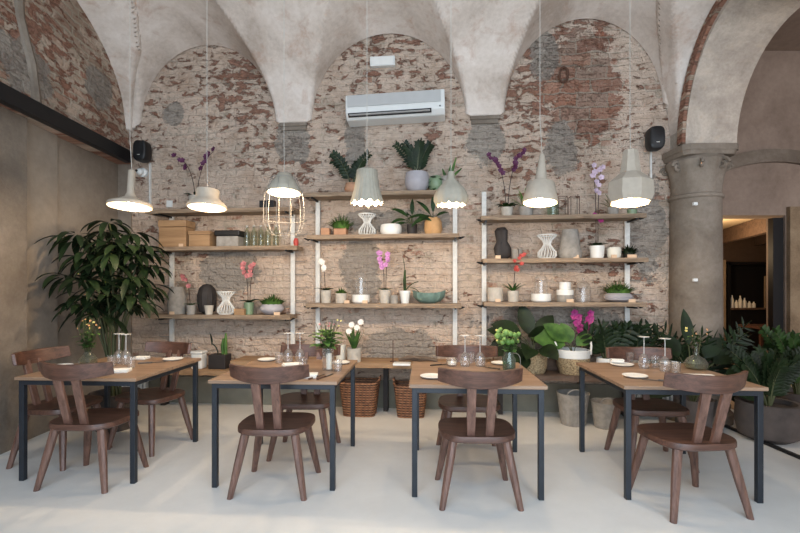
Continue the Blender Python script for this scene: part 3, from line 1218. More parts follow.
def orchid(name, label, loc, pr, ph, potmat, H, mat, spread=0.12, nst=2, nfl=5, rz=0.0, leaves=5, leafL=0.13, seed=1, fr=0.030, group=None, lean=0.0, low=None):
    rr = random.Random(seed)
    T = thing(name, label, 'plant', loc, rz, group)
    pot(T, pr, ph, potmat)
    MB().lathe([(pr * 0.86, ph * .86), (0.0, ph * 0.9)], 16).build('soil', 'soil', T)
    m = MB()
    for k in range(leaves):
        a = 2 * pi * k / leaves + rr.uniform(-.3, .3)
        m.blade((0.01 * cos(a), 0.01 * sin(a), ph * 0.88), (cos(a) * 0.8, sin(a) * .8, 0.9), leafL * rr.uniform(.8, 1.1), leafL * 0.42, 1.1, 6, 0.3)
    m.build('leaves', 'leafm' if leafL < .12 else 'leaf', T)
    for s_ in range(nst):
        sg = -1 if s_ % 2 == 0 else 1
        if nst == 1:
            sg = 1 if lean >= 0 else -1
        tip = Vector((sg * spread * rr.uniform(.8, 1.1) + lean, -0.03 * sg, H * rr.uniform(.93, 1.0)))
        mid = Vector((sg * spread * 0.15 + lean * .3, 0, H * 0.85))
        pts = bezier((sg * 0.01, 0, ph * 0.86), mid, tip + Vector((0, 0, 0.02)), 10)
        st = MB().tube(pts, [0.0042] * 8 + [0.003] * 3, 5).build('flower_stem', 'stemd', T)
        for q in range(nfl):
            t_ = 1 - 0.48 * q / max(1, nfl - 1)
            i0 = min(9, int(t_ * 10))
            p = pts[i0].lerp(pts[i0 + 1], t_ * 10 - i0)
            off = Vector((rr.uniform(-.02, .02), -0.015 - rr.uniform(0, .02), rr.uniform(-.022, .022)))
            flower(st, p + off, (rr.uniform(-.4, .4), -1, rr.uniform(-.1, .3)), fr * rr.uniform(.85, 1.1), mat)
    if low:
        for q in range(4):
            flower(T, (rr.uniform(-.04, .04), -0.03, H * 0.44 + rr.uniform(-.03, .03)), (rr.uniform(-.3, .3), -1, .1), fr, low)
    return T


def zz(name, label, loc, potprof, potmat, stems, H, rz=0, seed=2, mat='leafd', leafL=0.07, lean=0.5, cat='plant', group=None, soilr=0.08, leafW=0.4, arc=0.35, nl=9, dirs=None):
    rr = random.Random(seed)
    T = thing(name, label, cat, loc, rz, group)
    ph = 0.0
    if potprof:
        MB().lathe(potprof, 28).build('pot', potmat, T)
        ph = max(z for r, z in potprof) * 0.9
        MB().lathe([(soilr, ph - 0.005), (0.0, ph + .002)], 16).build('soil', 'soil', T)
    st = MB()
    m = MB()
    for k in range(stems):
        a = dirs[k] if dirs else 2 * pi * k / stems + rr.uniform(-.4, .4)
        h = H * rr.uniform(.7, 1.0)
        ln = lean * rr.uniform(.5, 1.0)
        tip = Vector((cos(a) * ln * h, sin(a) * ln * h * .38, ph + h))
        mid = Vector((cos(a) * ln * h * arc, sin(a) * ln * h * arc * .38, ph + h * 0.65))
        pts = bezier((cos(a) * 0.02, sin(a) * 0.02, ph - .004), mid, tip, 12)
        st.tube(pts, [0.007 - 0.0004 * i for i in range(13)], 5)
        for q in range(nl):
            t_ = 0.22 + 0.78 * q / (nl - 1)
            i0 = min(11, int(t_ * 12))
            p = pts[i0].lerp(pts[i0 + 1], t_ * 12 - i0)
            d = (pts[i0 + 1] - pts[i0]).normalized()
            s_ = d.cross(Vector((0, -1, 0.3))).normalized()
            for sg in (-1, 1):
                m.blade(p, d * 0.75 + s_ * sg * 0.9 + Vector((0, -.15, 0)), leafL * rr.uniform(.8, 1.15) * (1 - 0.25 * t_), leafL * leafW, 0.35, 4, 0.3, .5, d)
        m.blade(pts[-1], (pts[-1] - pts[-2]), leafL * .8, leafL * leafW * .8, 0.2, 4, .3)
    st.build('stems', 'stem', T)
    m.build('leaves', mat, T)
    return T


def tuft(name, label, loc, potprof, potmat, w, d, h, n=120, mat='moss', rz=0, seed=3, group=None, bl=0.07, bw=0.012, potobj=None):
    """low dense clump of fine leaves in a bowl or pot"""
    rr = random.Random(seed)
    T = thing(name, label, 'plant', loc, rz, group)
    ph = 0
    if potobj:
        potobj(T)
        ph = potobj.h
    elif potprof:
        MB().lathe(potprof, 28).build('pot', potmat, T)
        ph = max(z for r, z in potprof) * .9
    m = MB()
    for k in range(n):
        a = rr.uniform(0, 2 * pi)
        q = sqrt(rr.random())
        x, y = cos(a) * q * w, sin(a) * q * d
        m.blade((x * .7, y * .7, ph), (x / max(w, .01) * .9, y / max(d, .01) * .9, 1.0), h * rr.uniform(.7, 1.1) * (1.1 - .35 * q), bw, 0.7, 3, 0.2, .4)
    m.lathe([(w * .72, ph - .01), (w * .8, ph + h * .28), (w * .5, ph + h * .5), (0, ph + h * .55)], 12)
    m.build('leaves', mat, T)
    return T


def broad(name, label, loc, potfn, ph, leaves, mat, rz=0, seed=4, group=None, cat='plant'):
    """leaves: list of (azimuth, elevation, stalk length, leaf length, leaf width, droop)"""
    T = thing(name, label, cat, loc, rz, group)
    if potfn:
        potfn(T)
    st, m = MB(), MB()
    for (az, el, sl, L, W, dr_) in leaves:
        az, el = radians(az), radians(el)
        d = Vector((cos(az) * cos(el), sin(az) * cos(el) * (.4 if sin(az) > 0 else 1), sin(el)))
        a = Vector((0.015 * cos(az), 0.015 * sin(az), ph))
        b = a + d * sl
        pts = bezier(a, a + Vector((0, 0, sl * .5)) + d * sl * .2, b, 6)
        st.tube(pts, 0.005, 5)
        # show the blade face towards the room
        dd = (pts[-1] - pts[-2]).normalized()
        side = dd.cross(Vector((0, -0.75, 0.65)))
        m.blade(b, dd, L, W, dr_, 8, 0.22, 0.42, side)
    st.build('stalks', 'stem', T)
    m.build('leaves', mat, T)
    return T


def pricetag(key, px, label, off=0.275, w_=0.055):
    P, s_ = on(key, px, off)
    o = MB().box((0, 0, 0.017), (w_, 0.012, 0.034)).build('price_tag', 'tagwood', smooth=False)
    o.location = P
    o.rotation_euler = (0, 0, WROT)
    return tag(o, label, 'tag', 'little tags on the shelves')


# ---------- left rack, top
P, s_ = on('L1', 196)
orchid('potted_orchid', 'dark purple orchid in a pot on the left rack top shelf', P, .08, .17, 'paleconc', .68, 'purple', .26, 2, 7, WROT, 5, .15, 5, .032)
# ---------- left rack, middle: boxes, tray, glass panes
P, s_ = on('L2', 177, .16)
T = thing('storage_box', 'tall light wooden box with lid line on the left rack middle shelf', 'box', P, WROT)
MB().box((0, 0, .115), (.33, .19, .23)).build('box_body', 'kraft', T, False, .004)
MB().box((0, 0, .272), (.34, .20, .075)).build('lid', 'kraft', T, False, .004)
P, s_ = on('L2', 203, .18)
T = thing('storage_box', 'short light wooden box beside the tall box on the left rack', 'box', P, WROT)
MB().box((0, 0, .068), (.25, .17, .136)).build('box_body', 'kraft', T, False, .004)
MB().box((0, 0, .159), (.26, .18, .043)).build('lid', 'kraft', T, False, .004)
P, s_ = on('L2', 231, .15)
T = thing('lidded_basket', 'dark low basket with a grey body beside the short wooden box', 'basket', P, WROT)
MB().box((0, 0, .06), (.26, .20, .12)).build('basket_body', 'concrete', T, False, .01)
MB().box((0, 0, .155), (.30, .215, .062)).build('lid', 'blacksoft', T, False, .01)
for i, px in enumerate((247, 254, 261, 268, 276)):
    P, s_ = on('L2', px, .12 + .02 * (i % 2))
    T = thing('glass_bottle', 'tall slim glass bottle in the row behind the wire lamp cage', 'bottle', P, WROT, 'slim bottles on the left rack')
    MB().lathe([(.03, 0), (.033, .01), (.033, .17), (.014, .21), (.014, .235)], 14).build('body', 'glassd', T)
    MB().lathe([(.016, .235), (.016, .255), (0, .255)], 10).build('stopper', 'paleconc', T)
P, s_ = on('L2', 296, .2)
o = MB().lathe(bulge(.03, .09, .6, .7), 16).build('candle_holder', 'redp')
o.location = P
tag(o, 'small dull red jar at the right end of the left rack middle shelf', 'jar')
P, s_ = on('L1', 268, .15)
o = MB().box((0, 0, .05), (.17, .10, .10)).build('black_box', 'blacksoft', smooth=False, bevel=.006)
o.location, o.rotation_euler = P, (0, 0, WROT)
tag(o, 'small black box on the left rack top shelf behind the wire caged lamp', 'box')

# ---------- left rack, lowest
P, s_ = on('L3', 177, .18)
o = MB().lathe(bulge(.105, .32, .62, .9) , 28).build('floor_vase', 'concrete')
o.location = P
tag(o, 'tall tapered grey concrete vase at the left end of the left rack lowest shelf', 'vase')
P, s_ = on('L3', 191, .24)
orchid('potted_orchid', 'small orchid with dull pink flowers beside the tall grey vase', P, .052, .11, 'concrete', .46, 'pink', .05, 1, 5, WROT, 5, .10, 8, .028, lean=-.05)
# dark rounded sculpture with loop
P, s_ = on('L3', 207, .13)
T = thing('cactus_sculpture', 'dark round ended black object like a cactus behind a small pale pot', 'ornament', P, WROT)
MB().lathe([(.03, 0), (.085, .03), (.10, .12), (.105, .22), (.085, .30), (.045, .345), (0, .355)], 24, rf=lambda a, i: (1 + .03 * cos(12 * a), 0)).build('body', 'darkpot', T)
P, s_ = on('L3', 209, .255)
o = MB().lathe([(.038, 0), (.052, .105), (.045, .105), (.04, .07)], 20).build('flower_pot', 'paleconc')
o.location = P
tag(o, 'small empty pale pot in front of the black rounded ornament', 'pot')


def ribvase(name, label, loc, H, r, rz, group):
    """hourglass vase of white ribs"""
    T = thing(name, label, 'vase', loc, rz, group)
    prof = [(r * .75, 0.004), (r, H * .12), (r * .96, H * .28), (r * .55, H * .48), (r * .36, H * .62), (r * .5, H * .78), (r * .95, H * .95), (r * 1.02, H)]
    NR = 18
    for k in range(NR):
        a = 2 * pi * k / NR
        MB().tube([(cos(a + .25 * z / H) * q, sin(a + .25 * z / H) * q, z) for q, z in prof], .0052, 5).build('rib', 'ceramic', T)
    for q, z, nm in ((prof[0][0], .006, 'base_ring'), (prof[-1][0], H, 'rim')):
        MB().tube([(cos(2 * pi * k / 24) * q, sin(2 * pi * k / 24) * q, z) for k in range(24)], .007, 6, True).build(nm, 'ceramic', T)
    MB().lathe([(prof[0][0], .0), (prof[0][0], .01)], 20).build('base', 'ceramic', T)
    return T


P, s_ = on('L3', 226, .19)
ribvase('ribbed_vase', 'white openwork ribbed vase leaning beside a wooden box on the left rack', P, .26, .095, WROT, 'white ribbed vases')
P, s_ = on('L3', 240, .265)
o = MB().box((0, 0, .035), (.12, .05, .07)).build('wooden_block', 'kraft', smooth=False, bevel=.003)
o.location, o.rotation_euler = P, (0, 0, WROT)
tag(o, 'small light wooden box between the white ribbed vase and the green pot', 'box')
P, s_ = on('L3', 249, .17)
orchid('potted_orchid', 'pink orchid in a green glazed pot on the left rack lowest shelf', P, .058, .14, 'celadon', .60, 'pink', .10, 2, 5, WROT, 6, .15, 13, .032)
P, s_ = on('L3', 272, .17)
tuft('planted_bowl', 'low bushy green plant in a wide grey bowl on the left rack', P, bulge(.135, .13, .75, .5), 'mauve', .15, .10, .12, 220, 'moss', WROT, 5, bl=.05, bw=.014)
pricetag('L3', 172, 'small pale tag in front of the tall tapered grey vase')
pricetag('L3', 277, 'small pale tag in front of the wide grey planted bowl', w_=.07)
pricetag('L2', 181, 'small pale tag in front of the tall light wooden box', w_=.05)

# ---------- centre rack, top
P, s_ = on('M1', 352, .17)
zz('potted_plant', 'arching plant with dark paired leaflets in a terracotta pot on the centre rack', P, bulge(.085, .12, .8, .7), 'terra', 6, .36, WROT, 21, 'leafd', .085, .9, dirs=[2.9, 2.6, .25, .5, 1.3, 3.6], arc=.3)
P, s_ = on('M1', 417, .17)
zz('potted_plant', 'bushy dark plant in a large grey round pot on the centre rack top shelf', P, bulge(.135, .22, .92, .62), 'mauve', 13, .34, WROT, 22, 'leafd', .075, .75, soilr=.11, arc=.4, nl=11)
P, s_ = on('M1', 436, .15)
T = thing('patterned_gourd', 'green striped rounded plant beside the large grey pot', 'plant', P, WROT)
MB().lathe([(.04, 0), (.085, .06), (.09, .12), (.06, .18), (0, .20)], 20, rf=lambda a, i: (1 + .05 * cos(9 * a), 0)).build('body', 'celadon', T)
m = MB()
for k in range(7):
    m.blade((0, -.02, .12), (cos(k * .9), -.5, sin(k * .9) * .6), .13, .06, 1.0, 5)
m.build('leaves', 'leaf', T)
P, s_ = on('M1', 447, .17)
T = thing('potted_cactus', 'slim cactus in a pale grey pot at the right end of the centre rack top', 'plant', P, WROT)
pot(T, .07, .17, 'concrete', .9)
m = MB()
for dx, h, l in ((.02, .14, .02), (.05, .22, .05), (-.02, .10, -.03), (.06, .10, .10)):
    m.tube([(dx * .6, 0, .14), (dx + l * .3, 0, .15 + h * .5), (dx + l, 0, .16 + h)], [.013, .016, .006], 7)
m.build('stems', 'leafm', T)
# ---------- centre rack, middle
P, s_ = on('M2', 326, .19)
o = MB().box((0, 0, .042), (.10, .09, .084)).build('wooden_block', 'terra', smooth=False, bevel=.004)
o.location, o.rotation_euler = P, (0, 0, WROT)
tag(o, 'empty brown cube pot at the left end of the centre rack middle shelf', 'pot')
P, s_ = on('M2', 341, .18)


def cubepot(T):
    MB().box((0, 0, .045), (.14, .12, .09)).build('pot', 'terra', T, False, .005)


cubepot.h = .085
tuft('potted_grass', 'dense dark green grass in a brown box pot on the centre rack', P, None, None, .125, .08, .15, 260, 'moss', WROT, 6, bw=.007, potobj=cubepot)
P, s_ = on('M2', 367, .18)
ribvase('ribbed_vase', 'white ribbed hourglass vase directly under the bell shaped lamp', P, .235, .095, WROT, 'white ribbed vases')
P, s_ = on('M2', 391, .18)
o = MB().lathe([(.10, 0), (.118, .03), (.122, .08), (.112, .115), (.10, .118), (.098, .07), (.06, .02), (0, .015)], 30).build('bowl', 'ceramic')
o.location = P
tag(o, 'round white banded bowl beside the white hourglass vase', 'bowl')
P, s_ = on('M2', 412, .15)
broad('potted_plant', 'leafy green plant trailing left of the tan wrapped pot', P, lambda T: pot(T, .06, .12, 'darkpot'), .11,
      [(180, 50, .08, .22, .05, 1.2), (160, 70, .10, .24, .05, .9), (20, 60, .08, .22, .05, 1.0), (260, 60, .10, .18, .05, 1.2), (200, 30, .06, .2, .05, .6), (90, 80, .12, .2, .05, .4), (330, 50, .08, .2, .05, .9)], 'leaf', WROT)
P, s_ = on('M2', 433, .18)


def wrapped(T):
    MB().lathe([(.085, 0), (.10, .06), (.092, .14), (.07, .185), (.062, .175), (.07, .13)], 22, rf=lambda a, i: (1 + .05 * sin(7 * a + i), .006 * sin(5 * a) if i > 2 else 0)).build('paper_wrap', 'tan', T)


broad('potted_plant', 'plant in tan paper wrap at the right of the centre rack middle shelf', P, wrapped, .15,
      [(170, 55, .06, .26, .05, 1.0), (150, 75, .08, .24, .045, .8), (200, 40, .04, .24, .05, 1.1), (90, 85, .1, .2, .05, .4), (30, 65, .06, .16, .04, .9)], 'leaf', WROT)
# ---------- centre rack, lowest
P, s_ = on('M3', 326, .17)
orchid('potted_orchid', 'white orchid in a grey concrete pot at the left end of the centre rack', P, .062, .145, 'paleconc', .50, 'whitep', .03, 1, 7, WROT, 5, .13, 31, .030, lean=-.03)
P, s_ = on('M3', 341, .18)
tuft('potted_succulent', 'small mossy plant in a grey concrete pot beside the white orchid', P, [(.060, 0), (.066, .11), (.058, .11), (.055, .09)], 'paleconc', .06, .05, .075, 90, 'moss', WROT, 7, bw=.012)


def cloche(key, px, label, r, h, br, bh, off=.17):
    P, s_ = on(key, px, off)
    T = thing('glass_cloche', label, 'glass cloche', P, WROT, 'glass domes on white bowls')
    MB().lathe([(br * .86, 0), (br, .015), (br * 1.02, bh), (br * .96, bh), (br * .9, bh * .5), (0, bh * .45)], 32).build('bowl', 'ceramic', T)
    MB().lathe([(r, bh * .5), (r, bh + h * .55), (r * .93, bh + h * .8), (r * .6, bh + h * .96), (.0, bh + h)], 32).build('dome', 'glass', T)
    MB().lathe([(.008, bh + h - .002), (.016, bh + h + .012), (.012, bh + h + .028), (0, bh + h + .03)], 12).build('knob', 'glass', T)


cloche('M3', 361, 'clear glass dome on a white bowl on the centre rack lowest shelf', .075, .26, .098, .095)
P, s_ = on('M3', 385, .17)
orchid('potted_orchid', 'lilac orchid with two straight stems in a grey pot on the centre rack', P, .068, .15, 'paleconc', .56, 'lilac', .055, 2, 5, WROT, 7, .10, 33, .033)
P, s_ = on('M3', 394, .245)
o = MB().lathe([(.040, 0), (.043, .09), (.036, .09), (.034, .05)], 18).build('flower_pot', 'concrete')
o.location = P
tag(o, 'tiny empty grey pot between the lilac orchid and the white pot', 'pot')
P, s_ = on('M3', 405, .18)
T = thing('potted_cactus', 'bare green orchid stalk in a white rimmed pot beside the green bowl', 'plant', P, WROT)
pot(T, .062, .14, 'ceramic', .72, rim=.03)
m = MB().tube([(0, 0, .12), (-.005, 0, .25), (0, 0, .37)], [.016, .018, .01], 8)
m.tube(bezier((0, 0, .13), (.06, 0, .23), (.15, 0, .24), 7), .005, 5).tube(bezier((0, 0, .30), (.0, 0, .40), (-.02, 0, .50), 5), .004, 5)
m.tube(bezier((.06, 0, .17), (.11, 0, .18), (.16, 0, .12), 5), .004, 5)
m.build('stems', 'leaf', T)
P, s_ = on('M3', 429, .195)
m = MB()
for i in range(17):
    a = 2 * pi * i / 16
prof = [(.05, 0), (.11, .02), (.155, .07), (.165, .115), (.155, .115), (.14, .075), (.09, .03), (0, .02)]
m.lathe(prof, 32, rf=lambda a, i: ((1 + .03 * cos(16 * a)) * (1.0 if abs(cos(a)) < .7 else 1.08), (.03 * abs(cos(a)) ** 3 if i in (3, 4) else 0)))
o = m.build('bowl', 'verdigris')
o.location, o.rotation_euler = P, (0, 0, WROT)
tag(o, 'wide blue green ribbed bowl on the centre rack lowest shelf', 'bowl')
pricetag('M3', 347, 'small pale tag left of the glass dome on the centre rack')
pricetag('M3', 365, 'small pale tag in front of the white bowl under the glass dome')

# ---------- right rack, top
P, s_ = on('R1', 507, .17)
orchid('potted_orchid', 'dark purple orchid in a pale pot at the left end of the right rack top', P, .066, .105, 'paleconc', .69, 'purple', .17, 2, 9, WROT, 6, .15, 41, .030)
P, s_ = on('R1', 526, .17)
tuft('potted_succulent', 'spiky light green plant in a grey pot beside the drum shaped lamp', P, [(.068, 0), (.078, .11), (.068, .11), (.06, .09)], 'concrete', .055, .05, .26, 26, 'leafb', WROT, 8, bw=.02)
P, s_ = on('R1', 553, .17)
o = MB().lathe([(.055, 0), (.062, .02), (.062, .13), (.05, .15), (.05, .16), (.045, .16)], 24).build('glass_jar', 'glassg')
o.location = P
tag(o, 'pale green glass jar on the right rack top shelf', 'jar')
for i, px in enumerate((562, 574)):
    P, s_ = on('R1', px, .15)
    T = thing('wire_stand', 'thin dark wire box frame on the right rack top shelf', 'wire frame', P, WROT, 'wire frames on the right rack')
    w2, h2 = .045, .21
    m = MB()
    for x in (-w2, w2):
        for y in (-w2, w2):
            m.bar((x, y, 0), (x, y, h2), .005, .005)
    for z in (.004, h2):
        for x in (-w2, w2):
            m.bar((x, -w2, z), (x, w2, z), .005, .005)
        for y in (-w2, w2):
            m.bar((-w2, y, z), (w2, y, z), .005, .005)
    m.build('frame', 'rust', T, False)
P, s_ = on('R1', 613, .17)
tuft('potted_succulent', 'small green plant in a pot behind the octagonal lamp', P, [(.05, 0), (.058, .085), (.05, .085), (.045, .07)], 'concrete', .04, .035, .20, 30, 'leafm', WROT, 9, bw=.016)
P, s_ = on('R1', 632, .17)
o = MB().lathe([(.045, 0), (.05, .06), (.044, .06), (.04, .03)], 18).build('flower_pot', 'celadon')
o.location = P
tag(o, 'small empty green grey pot at the right end of the right rack top shelf', 'pot')
# ---------- right rack, middle
P, s_ = on('R2', 502, .16)
T = thing('twisted_sculpture', 'tall black twisted sculpture on the right rack middle shelf', 'ornament', P, WROT)
m = MB().lathe([(.05, 0), (.085, .04), (.088, .12), (.055, .19), (.062, .25), (.07, .31), (.045, .345), (0, .35)], 28, rf=lambda a, i: (1 + .18 * cos(3 * a + i * .7), 0))
m.build('body', 'darkpot', T)
P, s_ = on('R2', 517, .20)
T = thing('potted_plant', 'grey pot with hanging coral red blossoms beside the black sculpture', 'plant', P, WROT)
pot(T, .058, .10, 'concrete', .9)
rr = random.Random(5)
st_ = MB().tube(bezier((0, 0, .08), (.0, -.09, .16), (.0, -.13, .0), 8), .004, 5).build('flower_stem', 'stemd', T)
for q in range(7):
    flower(st_, (rr.uniform(-.05, .06), -.145 + rr.uniform(-.01, .01), rr.uniform(-.06, .05)), (rr.uniform(-.3, .3), -1, .2), .022, 'redp')
P, s_ = on('R2', 547, .18)
ribvase('ribbed_vase', 'white ribbed hourglass vase left of the tapered concrete vase', P, .255, .098, WROT, 'white ribbed vases')
P, s_ = on('R2', 570, .17)
o = MB().lathe([(.105, 0), (.118, .02), (.122, .07), (.108, .12), (.082, .31), (.074, .315), (.07, .29), (.09, .1)], 28).build('concrete_vase', 'concrete')
o.location = P
tag(o, 'big tapered grey concrete vase on the right rack middle shelf', 'vase')
P, s_ = on('R2', 597, .18)
orchid('potted_orchid', 'tall pale lilac orchid with low magenta blooms in a white pot', P, .078, .135, 'ceramic', .98, 'palelil', .045, 2, 5, WROT, 6, .13, 45, .032, low='magenta')
P, s_ = on('R2', 614, .17)
o = MB().lathe([(.060, 0), (.070, .03), (.072, .10), (.062, .118), (.055, .11), (.05, .05)], 24).build('flower_pot', 'candle')
o.location = P
tag(o, 'cream round pot between the white orchid pot and the black spiky plant', 'pot')
P, s_ = on('R2', 629, .17)
tuft('potted_succulent', 'dark spiky rosette plant at the right end of the right rack middle shelf', P, [(.05, 0), (.055, .05), (.05, .05), (.04, .03)], 'darkpot', .075, .06, .12, 60, 'leafd', WROT, 10, bw=.022)
pricetag('R2', 498, 'small pale tag in front of the black twisted sculpture')
pricetag('R2', 576, 'small pale tag in front of the big tapered concrete vase')
pricetag('R2', 614, 'small pale tag in front of the cream round pot')
pricetag('R2', 632, 'small pale tag in front of the dark spiky rosette', w_=.09)
# ---------- right rack, lowest
P, s_ = on('R3', 495, .17)
o = MB().lathe([(.075, 0), (.083, .01), (.085, .155), (.077, .155), (.072, .05)], 28).build('flower_pot', 'paleconc')
o.location = P
tag(o, 'empty beige cylinder pot at the left end of the right rack lowest shelf', 'pot')
P, s_ = on('R3', 513, .18)
T = orchid('potted_bromeliad', 'bromeliad with one coral red spike in a pale pot on the right rack', P, .062, .12, 'paleconc', .44, 'redp', .03, 1, 6, WROT, 0, .15, 51, .024, lean=.02)
m = MB()
for k in range(14):
    a = k * 2.4
    m.blade((0, 0, .10), (cos(a) * .9, sin(a) * .7, 1.0), .17, .028, .6, 5, .3, .35)
m.build('blades', 'leafm', T)
cloche('R3', 541, 'clear glass dome on a wide white bowl on the right rack lowest shelf', .068, .21, .105, .088)
P, s_ = on('R3', 565, .17)
T = thing('stacked_canister', 'white ceramic canister stacked on a grey footed base', 'canister', P, WROT)
MB().lathe([(.082, 0), (.088, .01), (.085, .075)], 28).build('base', 'concrete', T)
MB().lathe([(.088, .075), (.088, .13), (.062, .135)], 28).build('body', 'ceramic', T)
MB().lathe([(.06, .135), (.062, .21), (.056, .215), (0, .215)], 28).build('lid', 'ceramic', T)
P, s_ = on('R3', 583, .14)
T = thing('glass_bell', 'empty clear glass bell beside the white stacked canister', 'glass cloche', P, WROT)
MB().lathe([(.08, 0), (.08, .14), (.07, .19), (.035, .225), (0, .232)], 28).build('dome', 'glass', T)
MB().ball((0, 0, .245), .014, 10, 6).build('knob', 'glass', T)
P, s_ = on('R3', 618, .17)
tuft('planted_bowl', 'feathery green plant in a wide grey bowl on the right rack lowest shelf', P, [(.07, 0), (.13, .025), (.145, .06), (.12, .09), (.10, .10), (.09, .07)], 'mauve', .15, .10, .14, 260, 'moss', WROT, 12, bw=.012)
pricetag('R3', 498, 'small pale tag in front of the beige cylinder pot')
pricetag('R3', 570, 'small pale tag in front of the white stacked canister', w_=.07)
pricetag('R3', 632, 'small pale tag in front of the wide grey fern bowl', w_=.07)

# ---------- bench things
P, s_ = on('a', 199, .30)
T = thing('white_jar', 'square white ceramic jar on the low bench behind the leftmost table', 'jar', P, WROT)
MB().box((0, 0, .085), (.13, .12, .17)).build('body', 'ceramic', T, False, .015)
MB().box((0, 0, .186), (.14, .13, .03)).build('lid', 'ceramic', T, False, .01)
P, s_ = on('a', 220, .26)
T = thing('potted_cactus', 'upright green cactus and dark stalk in a black box pot on the bench', 'plant', P, WROT)
MB().box((0, 0, .08), (.20, .16, .16)).build('pot', 'darkpot', T, False, .008)
m = MB().tube([(.07, 0, .15), (.065, 0, .28), (.07, 0, .40)], [.018, .022, .010], 8).tube([(.035, 0, .15), (.03, 0, .26), (.04, 0, .34)], [.016, .02, .010], 8)
m.build('cactus_stems', 'leafm', T)
m = MB().tube(bezier((-.02, 0, .15), (-.03, 0, .25), (-.10, 0, .28), 6), .007, 6)
m.blade((-.10, 0, .26), (-.1, -.1, 1), .15, .08, .2, 6)
m.build('dark_leaf', 'leafd', T)
P, s_ = on('b', 341, .26)
T = thing('pillar_candle', 'thick cream pillar candle on the bench beside the daisy pot', 'candle', P, WROT)
MB().lathe([(.055, 0), (.055, .165), (.05, .17), (0, .165)], 24).build('wax', 'candle', T)
MB().tube([(0, 0, .165), (0, 0, .18)], .002, 5).build('wick', 'blacksoft', T)
P, s_ = on('b', 354, .36)
T = thing('potted_daisy', 'white flowers in a pale cylinder pot on the bench above a wicker basket', 'plant', P, WROT)
pot(T, .082, .15, 'paleconc', .9)
m = MB()
rr = random.Random(61)
for k in range(26):
    a = rr.uniform(0, 6.28)
    m.blade((.02 * cos(a), .02 * sin(a), .13), (cos(a) * .35, sin(a) * .35, 1), rr.uniform(.14, .26), .03, .35, 5, .3)
m.build('leaves', 'leafm', T)
for (x, z) in ((-.02, .40), (.04, .37), (.08, .43), (-.05, .33)):
    st_ = MB().tube([(0, 0, .13), (x * .5, -.01, z * .7), (x, -.02, z)], .003, 5).build('flower_stem', 'stem', T)
    flower(st_, (x, -.025, z), (0, -1, .35), .034, 'whitep', 8)
P, s_ = on('b', 393, .32)
T = thing('candle_stick', 'thin rusty wire candlestick on the bench plank', 'candlestick', P, WROT)
MB().lathe([(.035, 0), (.035, .006), (.005, .012), (.004, .22), (.012, .23)], 12).build('stand', 'rust', T)
P, s_ = on('b', 419, .33)
T = thing('driftwood', 'dark driftwood branch lying on the bench behind the green jar table', 'wood', P, WROT)
m = MB().tube([(-.22, -.02, .024), (-.12, 0, .045), (0, .02, .035), (.1, 0, .04), (.2, -.02, .022)], [.014, .026, .03, .024, .014], 8)
m.tube([(-.12, 0, .045), (-.05, -.03, .06), (.02, -.05, .05)], [.018, .016, .006], 7)
m.build('branch', 'drift', T)
P, s_ = on('b', 402, .52)
o = MB().box((0, 0, .012), (.18, .12, .024)).build('white_tray', 'ceramic', smooth=False, bevel=.005)
o.location, o.rotation_euler = P, (0, 0, WROT)
tag(o, 'flat white tray at the front of the bench left of the green jar table', 'tray')


# straw baskets with plants
def strawpot(r, h, band=None, handles=True):
    def f(T):
        MB().lathe([(r * .82, 0), (r * .98, h * .35), (r, h * (.68 if band else .95))] + ([] if band else [(r * .95, h), (r * .9, h * .9)]), 28).build('basket', 'straw', T)
        if band:
            MB().lathe([(r * 1.0, h * .67), (r * 1.03, h * .98), (r * .98, h), (r * .93, h * .8)], 28).build('cloth_band', 'napkin', T)
        MB().lathe([(r * .9, h * .8), (0, h * .84)], 20).build('soil', 'soil', T)
        if handles:
            for sg in (-1, 1):
                MB().tube([(sg * r * .98, -.05, h * .8), (sg * r * 1.06, -.03, h * 1.15), (sg * r * 1.1, 0, h * 1.28), (sg * r * 1.06, .03, h * 1.15), (sg * r * .98, .05, h * .8)], .010, 6).build('handle', 'napkin', T)
    return f


P, s_ = on('c', 533, .34)
LV = [(180, 35, .16, .40, .20, .5), (150, 55, .20, .38, .20, .4), (110, 75, .22, .36, .18, .2), (60, 65, .20, .34, .18, .4), (215, 30, .14, .32, .19, .7),
      (250, 45, .14, .30, .19, .9), (300, 45, .12, .28, .17, .9), (195, 62, .24, .36, .19, .5), (80, 50, .16, .32, .18, .4), (230, 15, .10, .28, .17, .8),
      (265, 70, .22, .30, .18, .8), (130, 40, .2, .34, .18, .4)]
broad('basket_plant', 'large dark leafy plant in a straw basket behind the green jar table', P, strawpot(.145, .20), .17, LV, 'leafd', WROT)
P, s_ = on('c', 573, .34)
LV = [(178, 52, .10, .36, .26, .25), (150, 66, .12, .30, .20, .3), (110, 70, .10, .24, .16, .3), (30, 66, .08, .2, .14, .5)]
broad('basket_plant', 'broad bright leaf plant in a straw basket with white cloth band', P, strawpot(.165, .25, True), .21, LV, 'leafm', WROT)
P, s_ = on('c', 582, .14)
orchid('potted_orchid', 'magenta orchid behind the straw basket with the white band', P, .06, .14, 'darkpot', .60, 'magenta', .09, 2, 7, WROT, 5, .13, 71, .042)
P, s_ = on('c', 553, .13)
o = MB().box((0, 0, .14), (.16, .12, .28)).build('dark_crate', 'darkbench', smooth=False, bevel=.006)
o.location, o.rotation_euler = P, (0, 0, WROT)
tag(o, 'dark upright wooden crate between the two straw baskets', 'crate')
